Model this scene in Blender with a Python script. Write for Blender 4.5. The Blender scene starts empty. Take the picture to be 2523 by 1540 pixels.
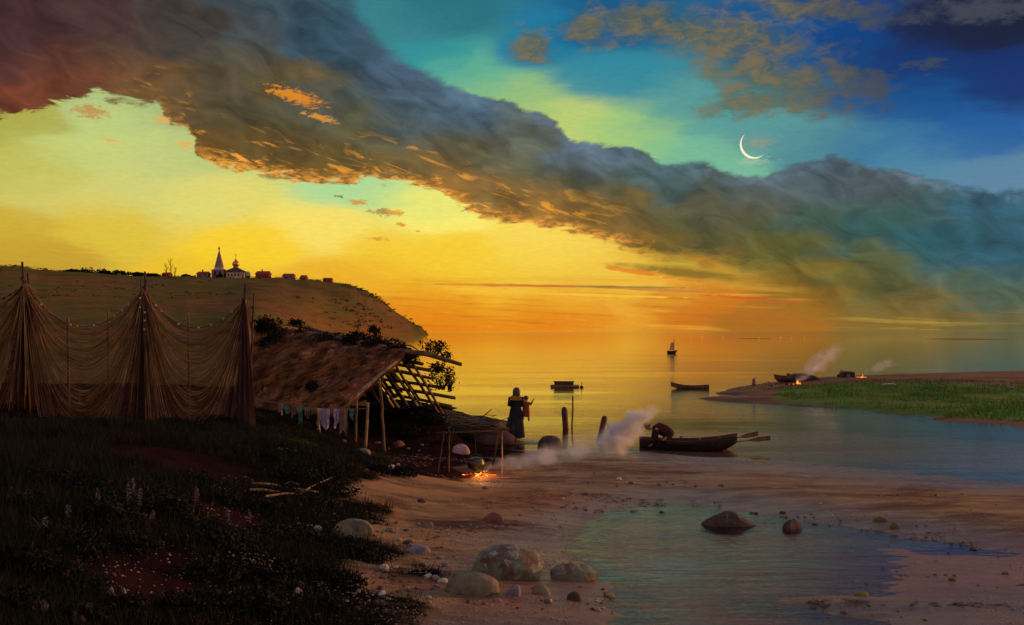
import bpy, bmesh, math, random
import numpy as np
from mathutils import Vector, Matrix, Euler
R = math.radians
random.seed(7)
rng = np.random.default_rng(11)
scene = bpy.context.scene
C = scene.collection

# ------------------------------------------------------------------ camera
F, CX, HY, CZ = 2705.0, 1261.5, 815.0, 3.6      # focal in px of a 2523 px wide frame, horizon row, eye height
cam_d = bpy.data.cameras.new('camera'); cam = bpy.data.objects.new('camera', cam_d); C.objects.link(cam)
cam.location = (0, 0, CZ); cam.rotation_euler = (R(90), 0, 0)
cam_d.sensor_width = 36.0; cam_d.lens = 36.0 * F / 2523.0
cam_d.shift_y = (HY - 770.0) / 2523.0
cam_d.clip_start = 0.1; cam_d.clip_end = 20000
scene.camera = cam
def P(x, y, z=0.0):                      # where the sight line meets the height z
    d = (CZ - z) * F / (y - HY)
    return Vector(((x - CX) * d / F, d, z))
def Q(x, y, d):                          # the point at a depth d
    return Vector(((x - CX) * d / F, d, CZ - (y - HY) * d / F))
def S(px, d): return px * d / F          # size in metres of px at depth d
def lin(c):
    return tuple(((v / 255.0) / 12.92 if v / 255.0 <= 0.04045 else ((v / 255.0 + 0.055) / 1.055) ** 2.4) for v in c)

# ------------------------------------------------------------------ node helpers
class G:
    """small expression builder for shader nodes"""
    def __init__(s, tree): s.t = tree; s.n = tree.nodes; s.l = tree.links
    def node(s, kind, **kw):
        n = s.n.new(kind)
        for k, v in kw.items(): setattr(n, k, v)
        return n
    def put(s, sock, v):
        if v is None: return
        if isinstance(v, bpy.types.NodeSocket): s.l.new(v, sock)
        else:
            if sock.type == 'RGBA' and len(v) == 3: v = tuple(v) + (1,)
            sock.default_value = v
    def m(s, op, a, b=None, c=None, clamp=False):
        n = s.node('ShaderNodeMath', operation=op); n.use_clamp = clamp
        s.put(n.inputs[0], a); s.put(n.inputs[1], b); s.put(n.inputs[2], c); return n.outputs[0]
    def v(s, op, a, b=None, scale=None):
        n = s.node('ShaderNodeVectorMath', operation=op); s.put(n.inputs[0], a)
        if b is not None: s.put(n.inputs[1], b)
        if scale is not None: s.put(n.inputs['Scale'], scale)
        return n.outputs['Value'] if op in ('DISTANCE', 'LENGTH', 'DOT_PRODUCT') else n.outputs[0]
    def noise(s, vec, scale=1, detail=4, rough=0.5, dist=0, out=0, dim='3D'):
        n = s.node('ShaderNodeTexNoise', noise_dimensions=dim)
        s.put(n.inputs['Vector'], vec); n.inputs['Scale'].default_value = scale; n.inputs['Detail'].default_value = detail
        n.inputs['Roughness'].default_value = rough; n.inputs['Distortion'].default_value = dist; return n.outputs[out]
    def vor(s, vec, scale=1, feature='F1', rnd=1, out='Distance'):
        n = s.node('ShaderNodeTexVoronoi', feature=feature); s.put(n.inputs['Vector'], vec)
        n.inputs['Scale'].default_value = scale; n.inputs['Randomness'].default_value = rnd; return n.outputs[out]
    def mr(s, v, a, b, c=0.0, d=1.0, smooth=True):
        n = s.node('ShaderNodeMapRange', interpolation_type='SMOOTHSTEP' if smooth else 'LINEAR')
        for i, x in enumerate((v, a, b, c, d)): s.put(n.inputs[i], x)
        return n.outputs[0]
    def mix(s, f, a, b, mode='MIX'):
        n = s.node('ShaderNodeMix', data_type='RGBA', blend_type=mode)
        s.put(n.inputs[0], f); s.put(n.inputs[6], a); s.put(n.inputs[7], b); return n.outputs[2]
    def xyz(s, x, y, z):
        n = s.node('ShaderNodeCombineXYZ'); s.put(n.inputs[0], x); s.put(n.inputs[1], y); s.put(n.inputs[2], z); return n.outputs[0]
    def sep(s, v):
        n = s.node('ShaderNodeSeparateXYZ'); s.put(n.inputs[0], v); return n.outputs
    def ramp(s, f, stops, interp='LINEAR'):
        n = s.node('ShaderNodeValToRGB'); s.put(n.inputs[0], f); e = n.color_ramp.elements; n.color_ramp.interpolation = interp
        while len(e) < len(stops): e.new(0.5)
        for k, (p, c) in zip(e, stops): k.position = p; k.color = tuple(c) + (1,) if len(c) == 3 else c
        return n.outputs[0]
    def curve(s, x, pts, x0, x1, y0, y1):     # piecewise curve y(x) through a Float Curve
        t = s.mr(x, x0, x1, 0, 1, smooth=False)
        n = s.node('ShaderNodeFloatCurve'); s.put(n.inputs[1], t); cu = n.mapping.curves[0]
        pts = [((a - x0) / (x1 - x0), (b - y0) / (y1 - y0)) for a, b in pts]
        while len(cu.points) < len(pts): cu.points.new(0.5, 0.5)
        for k, (a, b) in enumerate(pts): cu.points[k].location = (a, b); cu.points[k].handle_type = 'AUTO_CLAMPED'
        n.mapping.update(); return s.mr(n.outputs[0], 0, 1, y0, y1, smooth=False)

# ------------------------------------------------------------------ world: Nishita dusk + procedural cloud deck in azimuth / elevation
world = bpy.data.worlds.new("World"); scene.world = world; world.use_nodes = True
world.node_tree.nodes.clear()
w = G(world.node_tree)
SUN_AZ, SUN_EL = 66.0, 8.0               # degrees right of the view axis, above the horizon
def ang(x, y):                           # px -> (azimuth, elevation) in degrees
    X, Z = (x - CX) / F, (HY - y) / F
    return math.degrees(math.atan(X)), math.degrees(math.atan(Z / math.sqrt(1 + X * X)))
tc = w.node('ShaderNodeTexCoord').outputs['Generated']
dx, dy, dz = w.sep(tc)
az = w.m('MULTIPLY', w.m('ARCTAN2', dx, dy), 57.29578)
el = w.m('MULTIPLY', w.m('ARCSINE', dz), 57.29578)
aec = w.xyz(az, el, 0.0)
# streaky warp so that colours meet like brushed cloud
st = w.v('MULTIPLY', aec, (0.10, 0.34, 1.0))
wn = w.noise(st, 1.6, 4, 0.55, 0.3, out=1)
wv = w.v('MULTIPLY', w.v('SUBTRACT', wn, (0.5, 0.5, 0.5)), (6.0, 3.2, 0.0))
sharp = w.noise(w.v('MULTIPLY', aec, (0.55, 1.3, 1.0)), 1.0, 6, 0.62, 0.2, out=1)
wv2 = w.v('MULTIPLY', w.v('SUBTRACT', sharp, (0.5, 0.5, 0.5)), (1.7, 1.1, 0.0))
elw = w.m('MULTIPLY_ADD', wn, 1.0, None) if False else None
pos_b = w.v('ADD', aec, w.v('MULTIPLY', wv, (1.0, 0.45, 0)))
pos_c = w.v('ADD', w.v('ADD', aec, wv), wv2)
def field(pos, samples, power=-3.6, base=1.6, an=1.5):
    tot = None; ws = None
    for s_ in samples:
        x, y, c = s_[:3]; wt = s_[3] if len(s_) > 3 else 1.0
        a, e = ang(x, y)
        d = w.v('DISTANCE', w.v('MULTIPLY', pos, (1, an, 1)), (a, e * an, 0))
        k = w.m('POWER', w.m('MAXIMUM', d, base), power)
        cl = w.v('SCALE', lin(c), scale=k)
        tot = cl if tot is None else w.v('ADD', tot, cl)
        ws = k if ws is None else w.m('ADD', ws, k)
    return w.v('DIVIDE', tot, w.xyz(ws, ws, ws))
BASE = [(1150,670,(245,205,50)),(1320,675,(244,205,62)),(1420,700,(240,190,50)),(1580,720,(232,165,45)),(1200,725,(238,165,28)),(950,640,(243,200,48)),(60,420,(192,188,88)),(200,380,(196,206,118)),(350,430,(200,205,122)),(250,290,(180,195,125)),(450,380,(185,198,122)),(300,480,(215,208,112)),(0,300,(172,168,70)),(300,330,(198,212,122)),(400,270,(160,178,120)),(150,480,(212,200,105)),(500,480,(226,214,110)),
 (800,560,(248,222,100)),(1100,520,(252,236,110)),(1300,600,(248,214,85)),(1100,625,(245,204,45)),(600,600,(248,206,40)),(0,560,(205,170,50)),
 (250,560,(222,190,55)),(100,640,(195,155,45)),(500,680,(235,190,40)),(900,690,(238,170,35)),(1050,700,(240,185,40)),(1050,745,(228,140,24)),(800,700,(232,175,40)),(1250,700,(242,195,55)),(1050,780,(225,122,12)),
 (1400,650,(242,205,78)),(1500,690,(236,190,65)),(1400,745,(225,130,22)),(1700,750,(205,112,25)),(1900,770,(165,105,32)),(2200,770,(132,105,45)),
 (2480,780,(110,100,55)),(1720,650,(200,170,55)),(900,450,(170,215,150)),(1050,480,(215,225,120)),(1250,800,(228,130,20)),
 (950,60,(55,125,135)),(1050,150,(45,145,150)),(1150,190,(95,175,145)),(1270,250,(150,190,120)),(1400,310,(190,205,112)),(1560,340,(160,200,118)),(1700,385,(110,180,150)),
 (1350,100,(25,118,155)),(1500,190,(45,135,155)),(1500,60,(15,85,130)),(1700,280,(80,150,150)),(1900,330,(85,150,150)),(1780,400,(120,185,150)),(2020,360,(75,130,145)),
 (2200,350,(50,112,155)),(2400,330,(20,88,155)),(2490,430,(90,130,160)),(2300,410,(80,135,160)),(1900,100,(8,82,140)),(2100,60,(2,60,125)),(2250,250,(6,78,140)),
 (2300,170,(4,46,108)),(2480,60,(12,18,48)),(2490,190,(6,42,104)),(2330,30,(18,22,60)),(1100,20,(40,110,125))]
CLOUD = [(130,100,(68,42,42)),(60,160,(78,45,42)),(300,160,(82,60,46)),(520,230,(88,72,50)),(600,400,(100,74,30)),(640,360,(78,66,32)),(700,300,(72,70,52)),(560,290,(70,70,56)),(800,330,(98,84,45)),(980,400,(110,88,45)),(1180,400,(80,80,62)),(1080,400,(112,92,48)),(1350,480,(92,84,48)),(1400,540,(150,108,42)),(50,60,(68,38,42)),(20,255,(110,55,32)),(180,190,(115,62,38)),(250,70,(72,48,46)),(430,80,(66,58,52)),(600,150,(80,75,60)),(330,220,(110,78,42)),
 (450,260,(120,90,48)),(650,60,(62,72,78)),(800,80,(50,80,98)),(950,190,(72,95,118)),(1130,250,(72,98,118)),(800,260,(70,85,85)),(600,330,(88,76,42)),
 (700,385,(112,80,28)),(500,375,(112,76,26)),(850,400,(120,92,36)),(730,235,(100,82,45)),(900,330,(92,90,58)),(1050,330,(72,85,82)),(1120,455,(165,108,38)),
 (1250,320,(86,96,94)),(1250,380,(106,106,80)),(1250,460,(108,96,52)),(1300,520,(165,112,42)),(1450,450,(80,85,65)),(1500,565,(140,98,38)),(1560,500,(82,78,48)),(1450,375,(90,110,130)),
 (1650,430,(70,100,105)),(1700,560,(80,82,45)),(1850,450,(80,95,95)),(1800,500,(88,84,62)),(1900,620,(85,85,38)),(2000,420,(75,90,100)),(2000,520,(60,85,75)),
 (2200,430,(75,85,90)),(2150,560,(42,85,85)),(2300,600,(28,85,98)),(2450,530,(40,85,105)),(2480,640,(28,85,108)),(2150,680,(85,90,52)),(2000,700,(115,95,32)),
 (2450,720,(70,95,80)),(2300,775,(112,98,52)),(1750,690,(180,110,25)),(1640,610,(135,98,28)),(1550,540,(120,92,40)),(760,20,(55,80,92)),(1000,290,(70,90,105)),
 (2250,500,(60,88,90)),(1350,420,(75,86,80))]
base_c = field(pos_b, BASE, -4.6, 2.0, 2.1)
cloud_c = field(pos_c, CLOUD, -4.4, 1.6, 1.6)
# cloud bank between two edges
def edge(pts, lo, hi):
    pp = [ang(x, y) for x, y in pts]
    a = w.m('ADD', az, w.m('MULTIPLY', w.m('SUBTRACT', w.sep(sharp)[0], 0.5), 1.6))
    return w.curve(a, pp, -26.0, 26.0, lo, hi)
UP = [(20,-120),(700,-100),(850,-10),(900,60),(960,120),(1040,175),(1100,200),(1160,235),(1220,245),(1300,275),(1370,310),(1420,350),(1500,358),(1580,368),(1650,405),
      (1690,398),(1730,400),(1790,425),(1850,437),(1920,420),(1980,398),(2050,385),(2120,398),(2200,420),(2300,440),(2400,462),(2510,470)]
LOW = [(10,285),(60,278),(110,262),(190,245),(240,228),(300,256),(385,258),(420,300),(470,330),(480,385),(560,408),(650,430),(760,445),(850,455),(900,440),(960,445),(1050,462),
       (1120,492),(1190,535),(1300,548),(1400,572),(1520,605),(1620,640),(1750,675),(1850,705),(1980,750),(2150,790),(2510,815)]
e_up, e_lo = edge(UP, -2, 22), edge(LOW, -2, 22)
puff = w.noise(w.v('MULTIPLY', aec, (0.5, 0.8, 1)), 1.3, 7, 0.6, 0.4)
puffv = w.m('SUBTRACT', 0.5, w.vor(w.v('ADD', aec, wv2), 0.85, 'SMOOTH_F1'))
rag = w.noise(w.v('ADD', w.v('MULTIPLY', aec, (0.45, 1.4, 1)), (7, 3, 0)), 1.5, 7, 0.62, 0.5)
du = w.m('ADD', w.m('SUBTRACT', e_up, el), w.m('MULTIPLY_ADD', w.m('SUBTRACT', puff, 0.5), 1.1, w.m('MULTIPLY', puffv, 0.45)))
dl = w.m('ADD', w.m('SUBTRACT', el, e_lo), w.m('MULTIPLY', w.m('SUBTRACT', rag, 0.5), 2.0))
soft_u = w.mr(az, -10, -2, 1.6, 0.28)
m_up = w.mr(w.m('DIVIDE', du, soft_u), -0.5, 0.7)
soft_l = w.mr(az, 4, 14, 0.28, 2.6)
m_lo = w.mr(w.m('DIVIDE', dl, soft_l), -0.45, 0.75)
mask = w.m('MULTIPLY', m_up, m_lo)
# lilac rim along the upper edge, fire along the torn lower edge
rim = w.m('MULTIPLY', w.mr(du, -0.1, 0.25), w.mr(du, 1.1, 0.25))
rim = w.m('MULTIPLY', rim, w.mr(az, -8, 0, 0.0, 0.5))
cloud_c = w.mix(w.m('MULTIPLY', rim, w.mr(puff, 0.4, 0.65)), cloud_c, lin((105, 130, 155)))
fire_n = w.noise(w.v('ADD', w.v('MULTIPLY', w.v('ADD', aec, w.xyz(0, w.m('MULTIPLY', az, 0.30), 0)), (0.35, 1.5, 1)), (31, 5, 2)), 1.25, 6, 0.6, 0.8)
fire = w.m('MULTIPLY', w.mr(fire_n, 0.55, 0.63), w.m('MULTIPLY', w.mr(dl, 3.0, 0.4), w.m('MULTIPLY', w.mr(az, -21, -14), w.mr(az, 9, 2))))
cloud_c = w.mix(w.m('MULTIPLY', fire, 0.9), cloud_c, lin((234, 152, 44)))
finer0 = w.noise(w.v('MULTIPLY', aec, (0.9, 2.2, 1)), 1.9, 5, 0.65, 0.5)
edgef = w.m('MULTIPLY', w.mr(dl, 0.75, 0.10), w.m('MULTIPLY', w.mr(az, -19, -15), w.mr(az, 10, 4)))
cloud_c = w.mix(w.m('MULTIPLY', edgef, w.mr(finer0, 0.42, 0.58, 0.15, 0.95)), cloud_c, lin((240, 160, 60)))
# mottling inside the bank
mot = w.noise(w.v('MULTIPLY', w.v('ADD', aec, w.xyz(0, w.m('MULTIPLY', az, 0.30), 0)), (0.5, 0.95, 1)), 0.9, 7, 0.54, 0.9)
cloud_c = w.v('SCALE', cloud_c, scale=w.mr(mot, 0.3, 0.7, 0.58, 1.32, False))
# brown altocumulus in the blue
def blob(x, y, rx, ry, rot=0.0, pos=None):
    a, e = ang(x, y); rx = rx / F * 57.3; ry = ry / F * 57.3
    d = w.v('SUBTRACT', pos or aec, (a, e, 0)); n = w.node('ShaderNodeVectorRotate', rotation_type='Z_AXIS'); w.put(n.inputs['Vector'], d); n.inputs['Angle'].default_value = -R(rot)
    return w.v('LENGTH', w.v('DIVIDE', n.outputs[0], (rx, ry, 1)))
bl = None; apos = w.v('ADD', aec, w.v('MULTIPLY', wv2, (2.2, 2.2, 0)))
for b in [(1900,200,290,75,-18),(1780,90,330,70,-12),(2050,30,280,45,-8),(2110,200,130,55,-22),(1600,50,170,60,-10),(2285,160,55,18,0),(1850,250,150,50,5),(1310,110,70,60,0),(1450,70,90,50,0),(2420,20,160,40,0)]:
    k = w.mr(blob(*b, pos=apos), 1.3, 0.2); bl = k if bl is None else w.m('MAXIMUM', bl, k)
alto_n = w.noise(w.v('MULTIPLY', w.v('ADD', aec, wv2), (0.55, 1.1, 1)), 1.4, 7, 0.65, 0.4)
alto = w.m('MULTIPLY', w.mr(w.m('ADD', alto_n, w.m('MULTIPLY', bl, 0.52)), 0.58, 1.08), w.mr(bl, 0.02, 0.3))
alto_c = w.mix(w.mr(az, 12, 20), w.mix(w.mr(alto_n, 0.35, 0.65), lin((70, 88, 78)), lin((122, 106, 72))), lin((62, 68, 78)))
sky = w.mix(w.m('MULTIPLY', alto, 0.9), base_c, alto_c)
# thin streaks near the horizon
stn = w.noise(w.v('MULTIPLY', w.v('ADD', aec, w.xyz(0, w.m('MULTIPLY', az, 0.04), 0)), (0.12, 2.8, 1)), 1.0, 5, 0.6, 0.3)
low_z = w.mr(el, 3.6, 1.2)
sky = w.mix(w.m('MULTIPLY', w.mr(stn, 0.50, 0.66), w.m('MULTIPLY', low_z, w.mr(az, -9, -2, 0.15, 0.55))), sky, lin((170, 100, 35)))
sky = w.mix(w.m('MULTIPLY', w.mr(stn, 0.45, 0.30), w.m('MULTIPLY', w.mr(el, 6, 1.5), 0.35)), sky, lin((252, 200, 70)))
finer = w.noise(w.v('MULTIPLY', aec, (1.1, 2.6, 1)), 2.6, 5, 0.65, 0.5)
# red and dark bars
def bar(c, x, y, rx, ry, rot, col, f, nz=None, lo=0.75):
    n = w.m('ADD', blob(x, y, rx, ry, rot), w.m('MULTIPLY', w.m('SUBTRACT', nz or rag, 0.5), 1.6 if nz is None else 3.2))
    return w.mix(w.mr(n, 1.05, lo, 0, f), c, lin(col))
body = w.mix(mask, sky, cloud_c)
body = bar(body, 1680, 672, 200, 17, -7, (128, 96, 30), 0.85, None, 0.3)
body = bar(body, 1560, 668, 70, 7, -8, (228, 120, 30), 0.7)
body = bar(body, 1700, 690, 130, 5, -8, (232, 105, 40), 0.7, finer, 0.0)
body = bar(body, 1860, 736, 160, 4.0, -5, (215, 70, 28), 0.8, finer, 0.0)
body = bar(body, 1600, 713, 180, 4, -3, (190, 130, 60), 0.8)
body = bar(body, 1450, 706, 260, 3, -1, (130, 110, 60), 0.7)
body = bar(body, 1250, 703, 220, 4, -1, (215, 110, 50), 0.6)
body = bar(body, 1500, 728, 180, 3.5, -2, (250, 190, 60), 0.8)
body = bar(body, 1330, 735, 200, 3, -1, (240, 170, 40), 0.6)
for x, y, rx, ry, c2 in [(838,484,12,3.5,(120,105,70)),(884,498,26,7,(215,135,40)),(948,523,40,9,(165,125,75)),(972,522,22,7,(240,155,40)),(986,553,15,5,(225,140,40)),(935,590,22,5.5,(215,145,50)),(1030,570,10,3,(205,160,80)),
                        (275,346,24,5,(225,180,90)),(225,275,38,15,(185,140,70)),(400,295,26,9,(225,170,90)),(730,238,70,16,(232,140,25)),(790,290,42,8,(220,150,55)),(455,355,18,10,(225,180,90))]:
    body = bar(body, x, y, rx * 1.1, ry * 1.15, -14 if y > 230 and y < 295 and x > 700 else -4, c2, 0.85, finer, 0.35)
body = bar(body, 1862, 350, 95, 38, 0, (112, 142, 138), 0.55, finer, -0.3)
body = bar(body, 1872, 352, 42, 20, 0, (150, 148, 120), 0.7, finer, -0.2)
body = bar(body, 1855, 398, 60, 14, 0, (185, 200, 160), 0.5, finer, -0.3)
# day is gone behind the viewer and overhead
out_m = w.m('MAXIMUM', w.m('MAXIMUM', w.mr(el, 17.5, 28), w.mr(w.m('ABSOLUTE', az), 27, 44)), w.mr(el, -0.5, -2))
dusk = w.ramp(w.mr(el, 0, 90, 0, 1, False), [(0.0, lin((238, 180, 140))), (0.2, lin((196, 170, 160))), (0.5, lin((136, 140, 160))), (1.0, lin((98, 114, 148)))])
fine = w.noise(w.v('MULTIPLY', aec, (1.2, 5.0, 1)), 1.6, 4, 0.7)
body = w.v('SCALE', body, scale=w.mr(fine, 0.25, 0.75, 0.93, 1.07, False))
bg1 = w.node('ShaderNodeBackground'); w.put(bg1.inputs[0], body); bg1.inputs[1].default_value = 1.0
nish = w.node('ShaderNodeTexSky', sky_type='NISHITA'); nish.sun_disc = False; nish.sun_elevation = R(SUN_EL); nish.sun_rotation = R(SUN_AZ)
bg2 = w.node('ShaderNodeBackground'); w.put(bg2.inputs[0], nish.outputs[0]); bg2.inputs[1].default_value = 0.003
bg3 = w.node('ShaderNodeBackground'); w.put(bg3.inputs[0], dusk); bg3.inputs[1].default_value = 1.0
mxs = w.node('ShaderNodeMixShader'); w.put(mxs.inputs[0], out_m); w.l.new(bg1.outputs[0], mxs.inputs[1]); w.l.new(bg3.outputs[0], mxs.inputs[2])
ad = w.node('ShaderNodeAddShader'); w.l.new(mxs.outputs[0], ad.inputs[0]); w.l.new(bg2.outputs[0], ad.inputs[1])
wo = w.node('ShaderNodeOutputWorld'); w.l.new(ad.outputs[0], wo.inputs[0])
world.cycles.sampling_method = 'MANUAL'; world.cycles.sample_map_resolution = 1024

sun_d = bpy.data.lights.new('sun', 'SUN'); sun = bpy.data.objects.new('sun', sun_d); C.objects.link(sun)
sun_d.energy = 2.9; sun_d.angle = R(2.0); sun_d.color = (1.0, 0.42, 0.13)
sv = Vector((math.sin(R(SUN_AZ)) * math.cos(R(SUN_EL)), math.cos(R(SUN_AZ)) * math.cos(R(SUN_EL)), math.sin(R(SUN_EL))))
sun.rotation_euler = sv.to_track_quat('Z', 'Y').to_euler()
scene.view_settings.view_transform = 'Standard'; scene.view_settings.look = 'None'
scene.view_settings.exposure = 0.0; scene.view_settings.gamma = 1.0
scene.render.engine = 'CYCLES'
scene.cycles.max_bounces = 8; scene.cycles.transparent_max_bounces = 24; scene.cycles.volume_bounces = 1
scene.cycles.use_denoising = True
scene.cycles.volume_step_rate = 1.0; scene.cycles.volume_max_steps = 256
# ------------------------------------------------------------------ object helpers
def tag(o, label=None, cat=None, group=None, kind=None):
    if label: o['label'] = label
    if cat: o['category'] = cat
    if group: o['group'] = group
    if kind: o['kind'] = kind
    return o
def thing(name, label, cat, loc=(0, 0, 0), group=None):
    o = bpy.data.objects.new(name, None); C.objects.link(o); o.location = loc; o.empty_display_size = 0.1
    bpy.context.view_layer.update() if False else None
    return tag(o, label, cat, group)
def kid(o, parent):                      # parent while the mesh data stays in world coordinates
    o.parent = parent
    loc = Vector((0, 0, 0)); p = parent
    while p is not None: loc += p.location; p = p.parent
    o.location = -loc
    return o
def obj(name, verts, faces, mat, parent=None, smooth=False, uv=None):
    me = bpy.data.meshes.new(name)
    v = np.asarray(verts, dtype=np.float32).reshape(-1, 3)
    me.from_pydata(v.tolist(), [], [list(map(int, f)) for f in faces]) if not isinstance(faces, np.ndarray) else quick(me, v, faces)
    if smooth: me.polygons.foreach_set('use_smooth', np.ones(len(me.polygons), dtype=bool))
    for m_ in (mat if isinstance(mat, (list, tuple)) else [mat]): me.materials.append(m_)
    if uv is not None:
        l = me.uv_layers.new(name='UVMap'); li = np.empty(len(me.loops), dtype=np.int32); me.loops.foreach_get('vertex_index', li)
        l.data.foreach_set('uv', np.asarray(uv, dtype=np.float32)[li].ravel())
    me.update(); o = bpy.data.objects.new(name, me); C.objects.link(o)
    if parent is not None: kid(o, parent)
    return o
def quick(me, v, f):
    k = f.shape[1]; me.vertices.add(len(v)); me.vertices.foreach_set('co', v.ravel())
    me.loops.add(f.size); me.loops.foreach_set('vertex_index', f.astype(np.int32).ravel())
    me.polygons.add(len(f)); me.polygons.foreach_set('loop_start', (np.arange(len(f)) * k).astype(np.int32)); me.update(calc_edges=True)
class MB:
    def __init__(s): s.v = []; s.f = []
    def add(s, v, f):
        o = len(s.v); s.v += [tuple(x) for x in v]; s.f += [tuple(i + o for i in q) for q in f]; return s
    def box(s, c, h, rot=None, taper=1.0):
        pts = [Vector((x * h[0] * (taper if z > 0 else 1), y * h[1] * (taper if z > 0 else 1), z * h[2])) for z in (-1, 1) for y in (-1, 1) for x in (-1, 1)]
        if rot is not None: pts = [rot @ p for p in pts]
        return s.add([p + Vector(c) for p in pts], [(0, 2, 3, 1), (4, 5, 7, 6), (0, 1, 5, 4), (1, 3, 7, 5), (3, 2, 6, 7), (2, 0, 4, 6)])
    def tube(s, path, rad, n=8, jitter=0.0, cap=True, seed=0):
        rr = random.Random(seed); path = [Vector(p) for p in path]; m = len(path)
        if not isinstance(rad, (list, tuple)): rad = [rad] * m
        o = len(s.v); up = Vector((0.13, 0.27, 0.95))
        for i, p in enumerate(path):
            t = (path[min(i + 1, m - 1)] - path[max(i - 1, 0)]).normalized()
            if abs(t.dot(up)) > 0.97: up = Vector((0.9, 0.3, 0.1))
            a = t.cross(up).normalized(); b = t.cross(a).normalized()
            for k in range(n):
                q = 2 * math.pi * k / n; r_ = rad[i] * (1 + jitter * (rr.random() - .5))
                s.v.append(tuple(p + a * math.cos(q) * r_ + b * math.sin(q) * r_))
        for i in range(m - 1):
            for k in range(n):
                k2 = (k + 1) % n; s.f.append((o + i * n + k, o + i * n + k2, o + (i + 1) * n + k2, o + (i + 1) * n + k))
        if cap:
            s.f.append(tuple(o + k for k in range(n))[::-1]); s.f.append(tuple(o + (m - 1) * n + k for k in range(n)))
        return s
    def lathe(s, c, prof, n=20, sq=1.0, fold=0.0, nf=9, tilt=None, closed=True):
        o = len(s.v); c = Vector(c)
        for j, (r_, z) in enumerate(prof):
            for k in range(n):
                q = 2 * math.pi * k / n; rr = r_ * (1 + fold * math.sin(nf * q + j * .3))
                p = Vector((math.cos(q) * rr, math.sin(q) * rr * sq, z))
                if tilt is not None: p = tilt @ p
                s.v.append(tuple(c + p))
        for j in range(len(prof) - 1):
            for k in range(n):
                k2 = (k + 1) % n; s.f.append((o + j * n + k, o + j * n + k2, o + (j + 1) * n + k2, o + (j + 1) * n + k))
        if closed:
            s.f.append(tuple(o + k for k in range(n))[::-1]); s.f.append(tuple(o + (len(prof) - 1) * n + k for k in range(n)))
        return s
    def grid(s, fn, nu, nv):
        o = len(s.v)
        for j in range(nv + 1):
            for i in range(nu + 1): s.v.append(tuple(fn(i / nu, j / nv)))
        for j in range(nv):
            for i in range(nu):
                a = o + j * (nu + 1) + i; s.f.append((a, a + 1, a + nu + 2, a + nu + 1))
        return s
    def build(s, name, mat, parent=None, smooth=False): return obj(name, s.v, s.f, mat, parent, smooth)

# value noise in numpy for shaping ground and stones
def _hash(ix, iy, iz):
    n = (ix * 374761393 + iy * 668265263 + iz * 2147483647 + 974711) & 0xffffffff
    n = ((n ^ (n >> 13)) * 1274126177) & 0xffffffff
    return ((n ^ (n >> 16)) & 0xffff) / 65535.0
def vnoise(x, y, z=0.0):
    x, y = np.asarray(x, float), np.asarray(y, float); z = np.asarray(z, float) + 0 * x
    ix, iy, iz = np.floor(x).astype(np.int64), np.floor(y).astype(np.int64), np.floor(z).astype(np.int64)
    fx, fy, fz = x - ix, y - iy, z - iz
    fx, fy, fz = fx * fx * (3 - 2 * fx), fy * fy * (3 - 2 * fy), fz * fz * (3 - 2 * fz)
    r_ = 0
    for dx_ in (0, 1):
        for dy_ in (0, 1):
            for dz_ in (0, 1):
                r_ = r_ + _hash(ix + dx_, iy + dy_, iz + dz_) * (fx if dx_ else 1 - fx) * (fy if dy_ else 1 - fy) * (fz if dz_ else 1 - fz)
    return r_
def fbm(x, y, z=0.0, o=4):
    a, t, s_ = 0.5, 0, 0
    for i in range(o): t = t + a * vnoise(np.asarray(x) * 2 ** i, np.asarray(y) * 2 ** i, np.asarray(z) * 2 ** i + 7.3 * i); s_ += a; a *= .5
    return t / s_ - 0.5

# ------------------------------------------------------------------ materials
def mat(name, col, rough=0.8, var=None, scale=4.0, bump=0.0, bscale=None, stretch=(1, 1, 1), metal=0.0, spec=0.3, sheen=0, third=None, coord='Object'):
    m = bpy.data.materials.new(name); m.use_nodes = True; g = G(m.node_tree); b = g.n['Principled BSDF']
    tcn = g.node('ShaderNodeTexCoord').outputs[coord]; p = g.v('MULTIPLY', tcn, stretch)
    c1 = lin(col) if max(col) > 1 else col
    if var is not None:
        c2 = lin(var) if max(var) > 1 else var
        n = g.noise(p, scale, 6, 0.6, 0.3); c = g.mix(g.mr(n, 0.36, 0.64), c1, c2)
        if third is not None:
            n3 = g.noise(g.v('ADD', p, (5, 9, 2)), scale * 2.7, 5, 0.65); c = g.mix(g.mr(n3, 0.54, 0.68), c, lin(third) if max(third) > 1 else third)
        g.put(b.inputs['Base Color'], c)
    else: b.inputs['Base Color'].default_value = tuple(c1) + (1,)
    b.inputs['Roughness'].default_value = rough; b.inputs['Metallic'].default_value = metal; b.inputs['Specular IOR Level'].default_value = spec
    if bump:
        nb = g.noise(p, bscale or scale * 4, 6, 0.65); bn = g.node('ShaderNodeBump'); bn.inputs['Strength'].default_value = bump
        bn.inputs['Distance'].default_value = 0.02; g.put(bn.inputs['Height'], nb); g.l.new(bn.outputs[0], b.inputs['Normal'])
    return m
M = {}
M['wood'] = mat('weathered_wood', (0.075, 0.045, 0.026), 0.85, (0.16, 0.10, 0.055), 6, 0.7, 14, (1, 1, 0.15))
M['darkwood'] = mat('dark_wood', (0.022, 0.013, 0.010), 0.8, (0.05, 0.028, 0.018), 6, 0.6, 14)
M['palewood'] = mat('pale_wood', (0.30, 0.22, 0.12), 0.8, (0.14, 0.09, 0.05), 5, 0.6, 16)
M['redwood'] = mat('red_brown_wood', (0.10, 0.032, 0.022), 0.7, (0.05, 0.02, 0.02), 3, 0.5, 12)
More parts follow.
